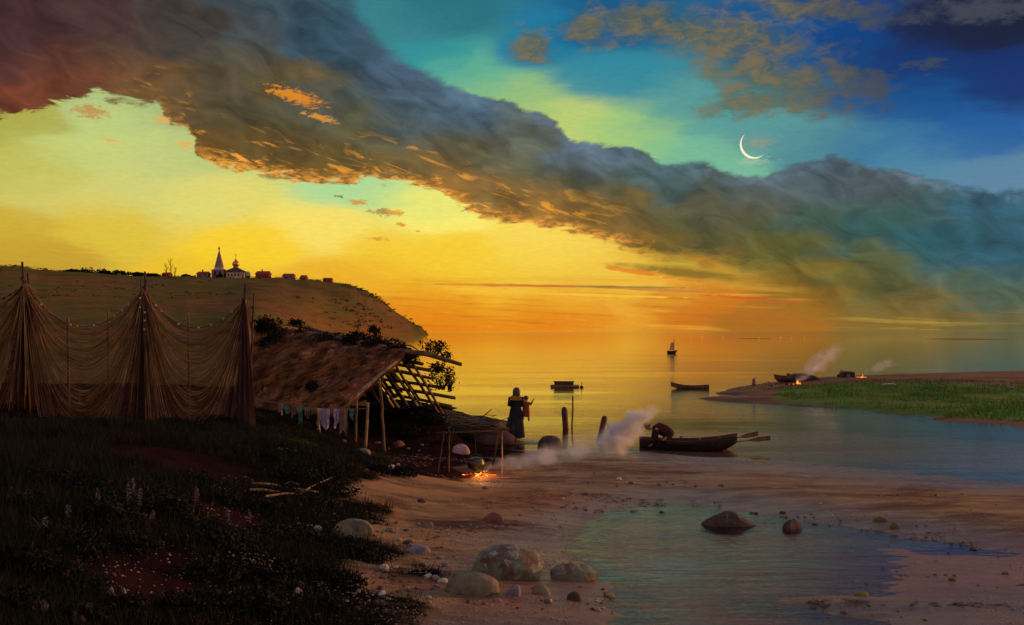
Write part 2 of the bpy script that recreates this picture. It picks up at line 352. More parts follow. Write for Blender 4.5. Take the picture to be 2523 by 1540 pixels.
M['thatch'] = mat('dry_turf_thatch', (0.17, 0.045, 0.018), 0.95, (0.035, 0.014, 0.010), 1.7, 1.0, 9, third=(0.36, 0.14, 0.035))
M['straw'] = mat('straw', (0.48, 0.17, 0.045), 0.9, (0.10, 0.035, 0.015), 2.2)
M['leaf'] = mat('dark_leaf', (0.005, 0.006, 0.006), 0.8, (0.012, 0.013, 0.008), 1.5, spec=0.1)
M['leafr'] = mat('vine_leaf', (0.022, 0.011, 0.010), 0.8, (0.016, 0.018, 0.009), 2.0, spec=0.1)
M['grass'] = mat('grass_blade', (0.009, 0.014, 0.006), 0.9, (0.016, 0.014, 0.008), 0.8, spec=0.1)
M['rope'] = mat('rope', (0.14, 0.10, 0.06), 0.9)
M['iron'] = mat('soot_black_iron', (0.012, 0.012, 0.013), 0.32, (0.02, 0.02, 0.02), 8, 0.2, 30, metal=0.4, spec=0.6)
M['skin'] = mat('skin', (0.36, 0.17, 0.10), 0.6)
M['hair'] = mat('hair', (0.06, 0.035, 0.025), 0.6, (0.10, 0.06, 0.05), 20)
def rockm(name, a, b, c): return mat(name, a, 0.75, b, 3.4, 1.0, 9, third=c, spec=0.18)
M['rock_grey'] = rockm('grey_green_stone', (0.17, 0.19, 0.13), (0.10, 0.055, 0.045), (0.32, 0.30, 0.24))
M['rock_dark'] = rockm('dark_stone', (0.045, 0.026, 0.024), (0.085, 0.05, 0.045), (0.12, 0.09, 0.08))
M['rock_tan'] = rockm('tan_stone', (0.19, 0.15, 0.09), (0.10, 0.085, 0.06), (0.17, 0.085, 0.05))
M['rock_pink'] = rockm('pinkish_stone', (0.40, 0.24, 0.24), (0.28, 0.16, 0.16), (0.48, 0.32, 0.30))
M['rock_olive'] = rockm('mossy_stone', (0.13, 0.14, 0.03), (0.10, 0.08, 0.04), (0.18, 0.17, 0.05))
M['rock_violet'] = rockm('violet_grey_stone', (0.20, 0.17, 0.22), (0.13, 0.10, 0.13), (0.28, 0.24, 0.30))
M['rock_white'] = rockm('whitish_stone', (0.55, 0.52, 0.46), (0.40, 0.36, 0.34), (0.6, 0.58, 0.5))
M['rock_red'] = rockm('reddish_stone', (0.20, 0.06, 0.045), (0.11, 0.045, 0.04), (0.26, 0.10, 0.06))

# sand, mud and turf of the near shore: wetness follows the height above the water
m = bpy.data.materials.new('shore_ground'); m.use_nodes = True; g = G(m.node_tree); b = g.n['Principled BSDF']
geo = g.node('ShaderNodeNewGeometry').outputs['Position']; at_ = g.node('ShaderNodeAttribute', attribute_name='turf').outputs['Fac']
zz = g.sep(geo)[2]
n1 = g.noise(g.v('MULTIPLY', geo, (0.35, 1.0, 1)), 0.8, 7, 0.62, 0.4); n2 = g.noise(g.v('MULTIPLY', geo, (0.5, 1.5, 1)), 3.0, 6, 0.65); n3 = g.noise(geo, 14.0, 5, 0.7)
sand = g.mix(g.mr(n1, 0.35, 0.65), (0.29, 0.160, 0.070), (0.075, 0.030, 0.024))
sand = g.mix(g.mr(n2, 0.48, 0.70), sand, (0.36, 0.215, 0.08))
sand = g.mix(g.m('MULTIPLY', g.mr(n3, 0.55, 0.75), 0.5), sand, (0.05, 0.025, 0.02))
wet = g.mr(g.m('ADD', zz, g.m('MULTIPLY', g.m('SUBTRACT', n1, 0.5), 0.12)), 0.22, 0.05)
sand = g.mix(g.m('MULTIPLY', wet, 0.50), sand, (0.085, 0.034, 0.024))
sand = g.mix(g.m('MULTIPLY', g.mr(zz, -0.02, -0.10), 0.8), sand, g.mix(g.mr(n1, 0.4, 0.6), (0.36, 0.18, 0.065), (0.44, 0.11, 0.045)))
t1 = g.noise(geo, 0.7, 6, 0.6, 0.3); t2 = g.noise(geo, 5.0, 6, 0.68)
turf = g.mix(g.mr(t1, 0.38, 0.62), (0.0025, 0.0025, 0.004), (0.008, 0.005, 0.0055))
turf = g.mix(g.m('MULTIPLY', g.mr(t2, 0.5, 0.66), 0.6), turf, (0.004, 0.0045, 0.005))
ga = g.node('ShaderNodeAttribute', attribute_name='green').outputs['Fac']
turf = g.mix(g.m('MULTIPLY', ga, g.mr(t2, 0.35, 0.6, 0.4, 1)), turf, (0.026, 0.040, 0.009))
ra = g.node('ShaderNodeAttribute', attribute_name='red_soil').outputs['Fac']
turf = g.mix(g.m('MULTIPLY', ra, g.mr(n2, 0.3, 0.6, 0.5, 1)), turf, (0.024, 0.009, 0.009))
rr_ = g.node('ShaderNodeAttribute', attribute_name='red_mud').outputs['Fac']; sand = g.mix(g.m('MULTIPLY', rr_, g.mr(n2, 0.32, 0.6, 0.25, 0.85)), sand, (0.26, 0.085, 0.030))
tm = g.mr(g.m('ADD', at_, g.m('MULTIPLY', g.m('SUBTRACT', n2, 0.5), 0.9)), 0.22, 0.50)
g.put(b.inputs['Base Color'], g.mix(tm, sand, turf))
g.put(b.inputs['Roughness'], g.m('MAXIMUM', g.m('SUBTRACT', 0.85, g.m('MULTIPLY', g.m('MULTIPLY', wet, g.mr(n2, 0.35, 0.6, 0.6, 1.0)), 0.68)), g.m('MULTIPLY', tm, 0.9)))
g.put(b.inputs['Specular IOR Level'], g.m('MULTIPLY', g.m('SUBTRACT', 1.0, tm), g.m('MULTIPLY_ADD', wet, 0.38, 0.06)))
bn = g.node('ShaderNodeBump'); bn.inputs['Strength'].default_value = 0.8; bn.inputs['Distance'].default_value = 0.05
hh = g.m('ADD', g.m('MULTIPLY', g.noise(g.v('MULTIPLY', geo, (0.5, 1, 1)), 5, 8, 0.7), 1.0), g.m('MULTIPLY', n3, 0.4)); g.put(bn.inputs['Height'], hh); g.l.new(bn.outputs[0], b.inputs['Normal'])
M['shore'] = m

# water: mirror with Fresnel over a tinted clear body, wind ripples lying across the view
def water_mat(name, tint, f0, f1, ior, amp, far=False):
    m = bpy.data.materials.new(name); m.use_nodes = True; m.node_tree.nodes.clear(); g = G(m.node_tree)
    geo = g.node('ShaderNodeNewGeometry').outputs['Position']
    r1 = g.noise(g.v('MULTIPLY', geo, (0.22, 1.0, 1)), 1.3, 5, 0.6, 0.3); r2 = g.noise(g.v('MULTIPLY', geo, (0.22, 1.0, 1)), 6.5, 3, 0.6, 0.2); r3 = g.noise(g.v('MULTIPLY', geo, (0.03, 0.13, 1)), 1.0, 5, 0.6)
    hgt = g.m('ADD', g.m('MULTIPLY', r1, 0.8), g.m('MULTIPLY', r2, 0.25))
    bn = g.node('ShaderNodeBump'); bn.inputs['Distance'].default_value = amp
    ds_ = g.v('LENGTH', geo); sg_ = g.mr(r3, 0.35, 0.62, 0.12, 1.0)
    if far: sg_ = g.m('MULTIPLY', sg_, g.mr(ds_, 60, 420, 1.0, 0.12)); f0 = g.mr(ds_, 30, 62, -0.08, f0)
    g.put(bn.inputs['Strength'], sg_); g.put(bn.inputs['Height'], hgt)
    gl = g.node('ShaderNodeBsdfGlossy'); gl.inputs['Color'].default_value = (1, 1, 1, 1); gl.inputs['Roughness'].default_value = 0.05; g.l.new(bn.outputs[0], gl.inputs['Normal'])
    tr = g.node('ShaderNodeBsdfTransparent'); tr.inputs['Color'].default_value = tuple(tint) + (1,)
    fr = g.node('ShaderNodeFresnel'); fr.inputs['IOR'].default_value = ior; g.l.new(bn.outputs[0], fr.inputs['Normal'])
    mx = g.node('ShaderNodeMixShader'); g.put(mx.inputs[0], g.m('ADD', g.m('MULTIPLY', fr.outputs[0], f1), f0)); g.l.new(tr.outputs[0], mx.inputs[1]); g.l.new(gl.outputs[0], mx.inputs[2])
    o_ = g.node('ShaderNodeOutputMaterial'); g.l.new(mx.outputs[0], o_.inputs[0]); return m
M['water'] = water_mat('sea_water', (0.92, 0.82, 0.70), 0.20, 0.80, 1.4, 0.032, True)
M['poolw'] = water_mat('pool_water', (0.94, 0.84, 0.70), 0.0, 0.74, 1.35, 0.055)

def emit(name, col, s_):
    m = bpy.data.materials.new(name); m.use_nodes = True; m.node_tree.nodes.clear(); g = G(m.node_tree)
    e = g.node('ShaderNodeEmission'); e.inputs[0].default_value = tuple(lin(col)) + (1,); e.inputs[1].default_value = s_
    o = g.node('ShaderNodeOutputMaterial'); g.l.new(e.outputs[0], o.inputs[0]); return m

# ------------------------------------------------------------------ ground of the near shore
def PT(x, y, z): p = P(x, y, z); return (p.x, p.y, z)
ctrl = [PT(*t) for t in [
 (2523,1187,0),(2400,1180,0),(2200,1163,0),(2000,1148,0),(1830,1133,0),(1700,1122,0),(1600,1114,0),(1500,1102,0),(1420,1100,0),(1350,1096,0),(1300,1088,.03),(1262,1083,.05),(1225,1068,.03),
 (1180,1045,0),(1120,1003,0),(1000,960,0),
 (1300,1000,-1.0),(1420,1040,-.5),(1600,1060,-.5),(1700,1030,-1),(1900,1085,-.25),(2100,1085,-.22),(2300,1110,-.12),(2523,1120,-.12),(2100,1115,-.12),(2000,1050,-.5),(1150,965,-.6),
 (1300,1130,.13),(1500,1145,.15),(1700,1165,.15),(1900,1185,.15),(2200,1210,.17),(2523,1235,.17),(1200,1165,.2),(1350,1220,.18),(1500,1220,.12),(1250,1110,.15),(1170,1100,.2),
 (1520,1262,0),(1620,1250,0),(1750,1252,0),(1900,1270,0),(2010,1290,0),(2150,1312,0),(2260,1328,0),(2400,1345,0),(2523,1362,0),
 (1750,1222,.09),(1950,1235,.1),(2100,1265,.1),(2300,1290,.11),(2480,1310,.12),
 (1420,1330,.0),(1400,1372,.01),(1450,1405,.0),(1490,1430,.0),(1480,1480,.02),
 (1600,1310,-.13),(1560,1380,-.12),(1700,1430,-.15),(1760,1320,-.15),(1900,1390,-.12),(2100,1400,-.04),(2300,1415,.01),(2500,1425,.015),(2200,1370,.0),(2400,1385,.015),(2250,1440,-.01),(1700,1535,-.06),(1850,1520,-.05),(1620,1490,-.06),
 (1930,1472,.0),(2100,1470,.02),(2300,1475,.03),(2523,1488,.03),(2100,1500,.05),(2400,1530,.08),(2050,1520,.0),(2150,1538,.0),
 (1000,1290,.24),(1100,1400,.15),(1200,1500,.1),(1350,1530,.05),(950,1500,.18),(1250,1300,.13),(1300,1420,.08),(1360,1260,.12),
 (880,1270,.42),(800,1230,.6),(960,1180,.45),(1050,1130,.35),(1060,1180,.28),(1130,1180,.18),(900,1108,.42),(950,1097,.38),(1050,1085,.45),(1100,1062,.55),
 (1085,1018,1.1),(1000,1030,1.0),(1135,1035,.4),(877,1103,.5),(860,1080,.75),(760,1060,1.05),(650,1032,1.35),
 (600,1030,1.45),(450,1040,1.4),(350,1037,1.4),(200,1012,1.6),(60,1002,1.7),(-300,1000,1.8),
 (700,1090,1.15),(500,1090,1.35),(300,1100,1.45),(850,1145,.78),(950,1148,.5),(600,1180,1.02),(400,1200,1.2),(200,1200,1.4),(0,1150,1.6),(0,1300,1.45),(200,1350,1.15),
 (0,1530,1.15),(300,1530,.72),(500,1400,.8),(700,1330,.52),(800,1400,.36),(600,1530,.38),(800,1530,.22),(700,1250,.72),(450,1300,.95)]]
ctrl += [(-12,34,1.7),(-20,34,1.9),(-8,38,1.6),(-15,45,1.3),(-28,46,1.4),(-5,40,1.1),(-12,62,0),(-30,66,.3),(-5,50,.2),(-40,85,-1.2),(-10,75,-1.2),(10,70,-1.5),(30,60,-1.5),
 (3,5,.25),(-3,5,.5),(-8,5,1.2),(0,-6,.6),(10,5,.25),(10,-6,.5),(-13,0,1.5),(20,12,.3),(20,20,.22),(18,25.5,0),(40,24,0),(40,12,.8),(60,15,.7),(55,34,-1),(-40,10,2.2),(-40,40,2.0),(60,-6,1.5),(-40,-8,2.2)]
cp = np.array(ctrl)
def rbf_fit(cp, eps=0.6):
    d = np.hypot(cp[:, None, 0] - cp[None, :, 0], cp[:, None, 1] - cp[None, :, 1]); A = np.sqrt(d * d + eps)
    n = len(cp); K = np.zeros((n + 3, n + 3)); K[:n, :n] = A + np.eye(n) * -0.02; K[:n, n] = 1; K[:n, n + 1:] = cp[:, :2]; K[n, :n] = 1; K[n + 1:, :n] = cp[:, :2].T
    return np.linalg.solve(K, np.concatenate([cp[:, 2], np.zeros(3)])), cp, eps
def rbf(fit, x, y):
    c, cp, eps = fit; n = len(cp); x = np.asarray(x, float); y = np.asarray(y, float); r_ = c[n] + c[n + 1] * x + c[n + 2] * y
    for i in range(n): r_ = r_ + c[i] * np.sqrt((x - cp[i, 0]) ** 2 + (y - cp[i, 1]) ** 2 + eps)
    return r_
FIT = rbf_fit(cp)
def turf_mask(x, y):                     # 1 on the grown bank, 0 on open sand
    x = np.asarray(x, float); y = np.asarray(y, float)
    yb = np.array([5, 9, 12.4, 14.5, 16.5, 19.5, 22, 25, 27.5, 30, 33, 40]); px_ = np.array([850, 850, 880, 955, 925, 850, 925, 1050, 1160, 1225, 1250, 1220])
    xb = (np.interp(y, yb, px_) - CX) * y / F
    return np.clip(0.5 + (xb + fbm(x * .9, y * .9, 0, 5) * 2.6 - x) / 1.3, 0, 1)
def ground(x, y):
    x = np.asarray(x, float); y = np.asarray(y, float)
    h = rbf(FIT, x, y); t = turf_mask(x, y)
    land = np.clip((h + 0.05) / 0.15, 0, 1)
    h = h + t * land * (fbm(x * .8, y * .8, 3, 5) * .30 + fbm(x * 4, y * 4, 1, 3) * .07)
    h = h + (1 - t) * (fbm(x * .5, y * 1.1, 9, 4) * .085 + fbm(x * 5, y * 9, 5, 3) * .020 + (1 - t) * fbm(x * 1.6, y * 3.6, 15, 4) * .038)
    return h
def gz(x, y): return float(ground(np.array([x]), np.array([y]))[0])
ys = np.concatenate([np.arange(-10, 8, .6), np.arange(8, 22, .075), np.arange(22, 36, .11), np.arange(36, 50, .3), np.arange(50, 95, 1.2)])
xs = np.concatenate([np.arange(-44, -14, .8), np.arange(-14, 15, .09), np.arange(15, 64, 1.0)])
XX, YY = np.meshgrid(xs, ys); Z = ground(XX.ravel(), YY.ravel())
nx, ny = len(xs), len(ys); ii = (np.arange(ny - 1)[:, None] * nx + np.arange(nx - 1)[None, :]).ravel()
faces = np.stack([ii, ii + 1, ii + nx + 1, ii + nx], 1)
gr = obj('ground', np.stack([XX.ravel(), YY.ravel(), Z], 1), faces, M['shore'], smooth=True); tag(gr, kind='structure')
def vattr(me, name, vals):
    a = me.attributes.new(name, 'FLOAT', 'POINT'); a.data.foreach_set('value', np.asarray(vals, dtype=np.float32))
vattr(gr.data, 'turf', turf_mask(XX.ravel(), YY.ravel()))
def patch(cx, cy, rx, ry, x, y):
    return np.exp(-(((x - cx) / rx) ** 2 + ((y - cy) / ry) ** 2))
X1, Y1 = XX.ravel(), YY.ravel()
def pz(px, py, z=None):                  # ground point seen at a pixel
    z = 0.5 if z is None else z
    for _ in range(12):
        p = P(px, py, z); z = 0.5 * z + 0.5 * gz(p.x, p.y)
    p = P(px, py, z); return Vector((p.x, p.y, gz(p.x, p.y)))
gm = 0; rm = 0; rd_ = 0; RP = []
for (px_, py_, rx_, ry_) in [(2200,1400,3.2,1.3),(2450,1390,2.6,1.3),(1950,1440,1.6,.8),(1150,1470,1.0,.6),(1400,1250,2.0,.9),(1300,1520,1.0,.5)]:
    q = P(px_, py_, 0); rd_ = rd_ + patch(q.x, q.y, rx_, ry_, X1, Y1)
for (px_, py_, rx_, ry_) in [(640,1065,1.4,1.6),(760,1080,1.5,1.8),(880,1120,1.2,1.5)]:
    q = pz(px_, py_, 1.0); gm = gm + patch(q.x, q.y, rx_, ry_, X1, Y1)
for (px_, py_, rx_, ry_, z_) in [(520,1158,1.2,1.2,1.1),(370,1120,1.0,1.6,1.3),(600,1295,1.2,.7,.8),(370,1440,.75,.9,.9),(980,1180,1.5,1.4,.4),(1000,1110,1.8,1.4,.4),(1150,1130,2.2,2.0,.25),(1080,1150,1.6,1.6,.3),(1200,1100,1.6,1.6,.2)]:
    q = pz(px_, py_, z_); RP.append((q.x, q.y, rx_, ry_)); rm = rm + patch(q.x, q.y, rx_, ry_, X1, Y1)
vattr(gr.data, 'green', np.clip(gm, 0, 1)); vattr(gr.data, 'red_mud', np.clip(rd_, 0, 1)); vattr(gr.data, 'red_soil', np.clip(rm, 0, 1))

# water sheet and the bed under it
s_ = 9000
wa = obj('water', [(-s_, 23.6, 0), (s_, 23.6, 0), (s_, 12000, 0), (-s_, 12000, 0)], [(0, 1, 2, 3)], M['water']); tag(wa, kind='structure')
wp = obj('pool_water', [(-s_, -40, 0), (s_, -40, 0), (s_, 23.6, 0), (-s_, 23.6, 0)], [(0, 1, 2, 3)], M['poolw']); tag(wp, kind='structure')
M['bed'] = mat('sea_bed', (0.035, 0.028, 0.018), 0.95, (0.05, 0.035, 0.02), 0.3)
bd = obj('sea_bed', [(-s_, -60, -2.2), (s_, -60, -2.2), (s_, 12000, -2.2), (-s_, 12000, -2.2)], [(0, 1, 2, 3)], M['bed']); tag(bd, kind='structure')

# ------------------------------------------------------------------ headland, islet, far shore
m = bpy.data.materials.new('headland_ground'); m.use_nodes = True; g = G(m.node_tree); b = g.n['Principled BSDF']
geo = g.node('ShaderNodeNewGeometry').outputs['Position']
n1 = g.noise(g.v('MULTIPLY', geo, (1, 1.2, 3)), 0.011, 6, 0.6, 0.4); n2 = g.noise(g.v('MULTIPLY', geo, (1, 1, 5)), 0.02, 6, 0.65, 0.3)
c = g.mix(g.mr(n1, 0.4, 0.6), (0.125, 0.095, 0.030), (0.18, 0.088, 0.034)); n4 = g.noise(g.v('MULTIPLY', geo, (1, .35, 8)), 0.05, 6, 0.7); c = g.mix(g.m('MULTIPLY', g.mr(n2, 0.45, 0.65), 0.5), c, (0.085, 0.10, 0.024)); c = g.mix(g.m('MULTIPLY', g.mr(n4, 0.45, 0.7), 0.7), c, (0.075, 0.045, 0.020))
g.put(b.inputs['Base Color'], c); b.inputs['Roughness'].default_value = 1.0; b.inputs['Specular IOR Level'].default_value = 0.0
bn = g.node('ShaderNodeBump'); bn.inputs['Strength'].default_value = 0.7; bn.inputs['Distance'].default_value = 4; g.put(bn.inputs['Height'], g.noise(geo, 0.06, 6, 0.65)); g.l.new(bn.outputs[0], b.inputs['Normal'])
M['hill'] = m
RD = 900.0
prof = [(-400,640),(0,653),(60,656),(150,668),(300,674),(400,680),(600,682),(700,684),(800,692),(865,703),(905,716),(940,740),(975,768),(998,782),(1015,795),(1038,806),(1062,818)]
hx = [(a - CX) / F * RD for a, _ in prof]; hz = [(HY - b_) / F * RD + CZ for _, b_ in prof]; hz[-1] = -2.0
gx = np.concatenate([np.linspace(-620, -140, 100), np.linspace(-139, -66, 84)]); gt = np.linspace(0, 1, 90)
GX, GT = np.meshgrid(gx, gt)
top = np.interp(GX, hx, hz) + fbm(GX * .09, GX * 0, 4, 5) * 3.0 * (GX < -92)
front = np.interp(GX, [-620, -225, -190, -150, -78, -66], [45, 50, 330, 640, 850, 880]); zf = np.interp(GX, [-225, -190], [1.0, -2.0])
ff = np.clip(GT / 0.7, 0, 1); yy = np.where(GT < 0.7, front + (RD - front) * ff ** 1.6, RD + 700 * (GT - 0.7) / 0.3)
XH = GX * yy / RD           # the slope runs down toward the bay
tf, tt = -(CZ - zf) / front, (top - CZ) / RD
zz_ = np.where(GT < 0.7, CZ + (tf + (tt - tf) * ff ** 0.75) * yy, -2 + (top + 2) * (1 - 0.6 * ((GT - 0.7) / 0.3) ** 2))
zz_ = zz_ + fbm(XH * .02, yy * .02, 1, 5) * .010 * yy * np.sin(ff * np.pi) * (GT < 0.7)
nx, ny = len(gx), len(gt); ii = (np.arange(ny - 1)[:, None] * nx + np.arange(nx - 1)[None, :]).ravel()
hl = obj('hill', np.stack([XH.ravel(), yy.ravel(), zz_.ravel()], 1), np.stack([ii, ii + 1, ii + nx + 1, ii + nx], 1), M['hill'], smooth=True); tag(hl, kind='structure')
def hilltop(px, d=RD):
    x = (px - CX) / F * d; return Vector((x, d, float(np.interp((px - CX) / F * RD, hx, hz)) + (d - RD) * 0.0))

m = bpy.data.materials.new('islet_ground'); m.use_nodes = True; g = G(m.node_tree); b = g.n['Principled BSDF']
geo = g.node('ShaderNodeNewGeometry').outputs['Position']; iz = g.sep(geo)[2]
n1 = g.noise(g.v('MULTIPLY', geo, (0.5, 1, 1)), 0.35, 6, 0.62, 0.4); n2 = g.noise(g.v('MULTIPLY', geo, (0.5, 1, 1)), 1.5, 6, 0.65)
gg = g.mix(g.mr(n2, 0.4, 0.62), (0.030, 0.125, 0.014), (0.115, 0.150, 0.022))
n5 = g.noise(g.v('MULTIPLY', geo, (0.25, 1, 1)), 0.8, 6, 0.7); gg = g.mix(g.m('MULTIPLY', g.mr(n5, 0.5, 0.68), 0.7), gg, (0.16, 0.10, 0.03)); gb = g.mix(g.mr(n1, 0.4, 0.6), (0.20, 0.095, 0.045), (0.11, 0.05, 0.03))
ga = g.node('ShaderNodeAttribute', attribute_name='green').outputs['Fac']
g.put(b.inputs['Base Color'], g.mix(g.mr(g.m('ADD', ga, g.m('MULTIPLY', g.m('SUBTRACT', n1, 0.5), 1.3)), 0.4, 0.6), gb, gg)); b.inputs['Roughness'].default_value = 0.9; b.inputs['Specular IOR Level'].default_value = 0.1
bn = g.node('ShaderNodeBump'); bn.inputs['Strength'].default_value = 0.8; bn.inputs['Distance'].default_value = 0.12; g.put(bn.inputs['Height'], n2); g.l.new(bn.outputs[0], b.inputs['Normal'])
M['islet'] = m
ic = np.array([PT(*t) for t in [(1735,980,0),(1760,987,0),(1850,994,0),(2000,1003,0),(2150,1015,0),(2300,1035,0),(2523,1055,0),
 (1850,960,.14),(1900,975,.15),(1980,985,.14),(2060,990,.15),(1820,978,.09),(1780,978,.06),(2150,995,.17),(2280,1005,.17),(2450,1020,.15),(1890,958,.16),(1930,948,.24),(2000,936,.40),(2090,926,.5),(2250,922,.54),(2450,926,.5),(2523,928,.5),(1800,970,.06),(1960,970,.14),(2200,975,.22),(2400,985,.25),
 (1640,975,-.4),(1680,1000,-.3),(1850,1015,-.3),(2050,1025,-.3),(2200,1045,-.3),(2400,1070,-.3),(2560,1090,-.3),(1750,958,-.2),(1700,965,-.2)]] +
 [(9,56,-.4),(9.5,62,-.4),(10,50,-.4),(12.5,46,-.35),(16,41.5,-.3),(21,38.5,-.3),(5,40,-.6),(5,70,-.6),(12,36,-.4),(30,35,-.5),(28,39.5,-.3),(16,78,-.3),(22,90,-.3),(30,102,-.3),(45,106,-.2),(70,108,-.2),(70,80,.5),(70,60,.3),(62,46,-.3),(12,60,-.4),(12,90,-.5),(55,85,.45)])
IF = rbf_fit(ic)
def islet(x, y):
    x = np.asarray(x, float); y = np.asarray(y, float); return rbf(IF, x, y) + fbm(x * .4, y * .5, 2, 5) * .06 + fbm(x * 2, y * 2, 4, 3) * .03
def iz_at(px, py):
    z = .2
    for _ in range(10): p = P(px, py, z); z = .5 * z + .5 * float(islet([p.x], [p.y])[0])
    p = P(px, py, z); return Vector((p.x, p.y, float(islet([p.x], [p.y])[0])))
xs = np.concatenate([np.arange(4, 40, .2), np.arange(40, 70, .5)]); ys = np.arange(34, 108, .25); XX, YY = np.meshgrid(xs, ys); Z = islet(XX.ravel(), YY.ravel())
nx, ny = len(xs), len(ys); ii = (np.arange(ny - 1)[:, None] * nx + np.arange(nx - 1)[None, :]).ravel()
il = obj('islet', np.stack([XX.ravel(), YY.ravel(), Z], 1), np.stack([ii, ii + 1, ii + nx + 1, ii + nx], 1), M['islet'], smooth=True); tag(il, kind='structure')
PYI = HY + (CZ - Z) * F / YY.ravel(); PXI = CX + XX.ravel() * F / YY.ravel()
crest = np.interp(PXI, [1740, 1850, 1950, 2050, 2250, 2523], [978, 962, 950, 940, 938, 944])
gfa = np.clip((PYI - crest) / 12, 0, 1) * np.clip((PXI - 1880) / 60, 0, 1) * np.clip((np.interp(PXI, [1800, 2000, 2200, 2523], [992, 1004, 1024, 1046]) - PYI) / 14, 0, 1)
vattr(il.data, 'green', gfa * 1.1)
M['far'] = mat('far_shore_ground', (0.34, 0.17, 0.06), 1.0, (0.09, 0.07, 0.05), 0.02, spec=0)
fx = np.linspace(60, 420, 120); fb = MB()
fb.grid(lambda u, v: (60 + 400 * u, 440 + 60 * v + 30 * math.sin(u * 9), -0.3 + math.sin(math.pi * v) * .35 * (0.7 + 0.5 * math.sin(u * 23) + 0.4 * math.sin(u * 61)) * min(1, u * 8)), 160, 6)
fs = fb.build('far_shore', M['far'], smooth=True); tag(fs, kind='structure')
# ------------------------------------------------------------------ moon
em_moon = emit('moonlight', (255, 242, 196), 1.05)
D = 6000.0; mc = Q(1857, 357, D); rr_ = S(34, D)
def moon_mesh():
    mb = MB(); n = 40; o = 0; dirv = math.radians(222)
    for i in range(n + 1):
        t = -1.62 + 3.24 * i / n; a = dirv + t; w_ = max(0.0, math.cos(t * 0.97)) ** 1.1 * S(5.6, D) + S(0.2, D)
        for k in range(6):
            q = 2 * math.pi * k / 6; rad = rr_ - w_ / 2 + w_ / 2 * math.cos(q); mb.v.append((mc.x + rad * math.cos(a), mc.y + 3 * math.sin(q), mc.z + rad * math.sin(a)))
    for i in range(n):
        for k in range(6):
            k2 = (k + 1) % 6; mb.f.append((i * 6 + k, i * 6 + k2, i * 6 + 6 + k2, i * 6 + 6 + k))
    return mb
mo = moon_mesh().build('moon', em_moon, smooth=True); tag(mo, 'thin pale crescent moon hanging above the cloud bank', 'moon')

# ------------------------------------------------------------------ village on the headland
M['plaster'] = mat('pale_plaster', (0.46, 0.38, 0.29), 0.9, (0.34, 0.27, 0.21), 0.3, spec=0.1)
M['plaster2'] = mat('mauve_plaster', (0.26, 0.18, 0.19), 0.9, (0.18, 0.12, 0.13), 0.3, spec=0.1)
M['vroof'] = mat('dark_red_roof', (0.34, 0.055, 0.040), 0.9, (0.20, 0.05, 0.04), 0.4, spec=0.1)
M['croof'] = mat('dark_church_roof', (0.05, 0.035, 0.03), 0.8)
M['gold'] = mat('gilded_copper', (0.75, 0.25, 0.06), 0.35, metal=0.8)
M['dark'] = mat('dark_opening', (0.02, 0.012, 0.012), 0.9)
def onion(c, r, h): return MB().lathe(c, [(r * .55, 0), (r * .75, h * .06), (r, h * .22), (r * .97, h * .34), (r * .72, h * .48), (r * .38, h * .60), (r * .16, h * .72), (r * .07, h * .86), (.06, h)], 16)
def cross(c, h):
    b = MB().box(Vector(c) + Vector((0, 0, h / 2)), (h * .05, h * .05, h / 2)); b.box(Vector(c) + Vector((0, 0, h * .68)), (h * .24, h * .045, h * .05)); return b
D = RD; U = D / F                                      # metres per px there
base = hilltop(540, D); bz = base.z - 2.5
t = thing('bell_tower', 'tall white bell tower with a tapering tent spire and tiny onion top on the headland', 'bell tower', (base.x, D, bz))
c = Vector((base.x, D, 0)); zt = lambda y: CZ + (HY - y) * U
h1 = zt(665) - bz
MB().box((c.x, D, bz + h1 / 2), (5.0, 5.0, h1 / 2)).build('wall', M['plaster2'], t)
MB().lathe((c.x, D, zt(665)), [(5.4, -.3), (5.4, .3), (4.0, 1.0), (4.0, 2.2)], 8).build('bell_storey', M['plaster'], t)
MB().lathe((c.x, D, zt(665) + 2.2), [(3.9, 0), (3.3, 2.4), (.42, zt(618) - zt(665) - 2.2), (.30, zt(614.5) - zt(665) - 2.2)], 8).build('spire', M['plaster2'], t)
on = onion((c.x, D, zt(614.5)), 1.05, 3.0).build('onion_dome', M['gold'], t, True)
for dx_ in (-2.2, 2.2):
    MB().box((c.x + dx_, D - 5.0, bz + h1 * .55), (.8, .12, 1.6)).lathe((c.x + dx_, D - 5.05, bz + h1 * .55 + 1.6), [(.8, -.1), (.8, .1)], 12, tilt=Matrix.Rotation(R(90), 3, 'X')).build('window', M['dark'], t)
# church
cx = (581 - CX) * U; bz2 = hilltop(581).z - 2.5
t = thing('church', 'white church with a hipped roof and one copper onion dome beside the bell tower', 'church', (cx, D, bz2))
hw = S(19, D); top_ = zt(669.5)
wl = MB().box((cx, D, (bz2 + top_) / 2), (hw, 6, (top_ - bz2) / 2)).build('wall', M['plaster'], t)
MB().box((cx, D - .4, top_ - .3), (hw + .35, 6.2, .35)).build('cornice', M['vroof'], t)
rb = MB(); apex = zt(662); e = hw + 1.6
rb.add([(cx - e, D - 7.4, top_ + .05), (cx + e, D - 7.4, top_ + .05), (cx + e, D + 7.4, top_ + .05), (cx - e, D + 7.4, top_ + .05), (cx - 2.2, D - 1.8, apex + .6), (cx + 2.2, D - 1.8, apex + .6), (cx + 2.2, D + 1.8, apex + .6), (cx - 2.2, D + 1.8, apex + .6)],
       [(0, 3, 2, 1), (0, 1, 5, 4), (1, 2, 6, 5), (2, 3, 7, 6), (3, 0, 4, 7), (4, 5, 6, 7)])
rb.build('roof', M['croof'], t)
MB().lathe((cx, D, apex), [(2.1, -1.0), (2.1, 1.8)], 16).build('drum', M['plaster2'], t, True)
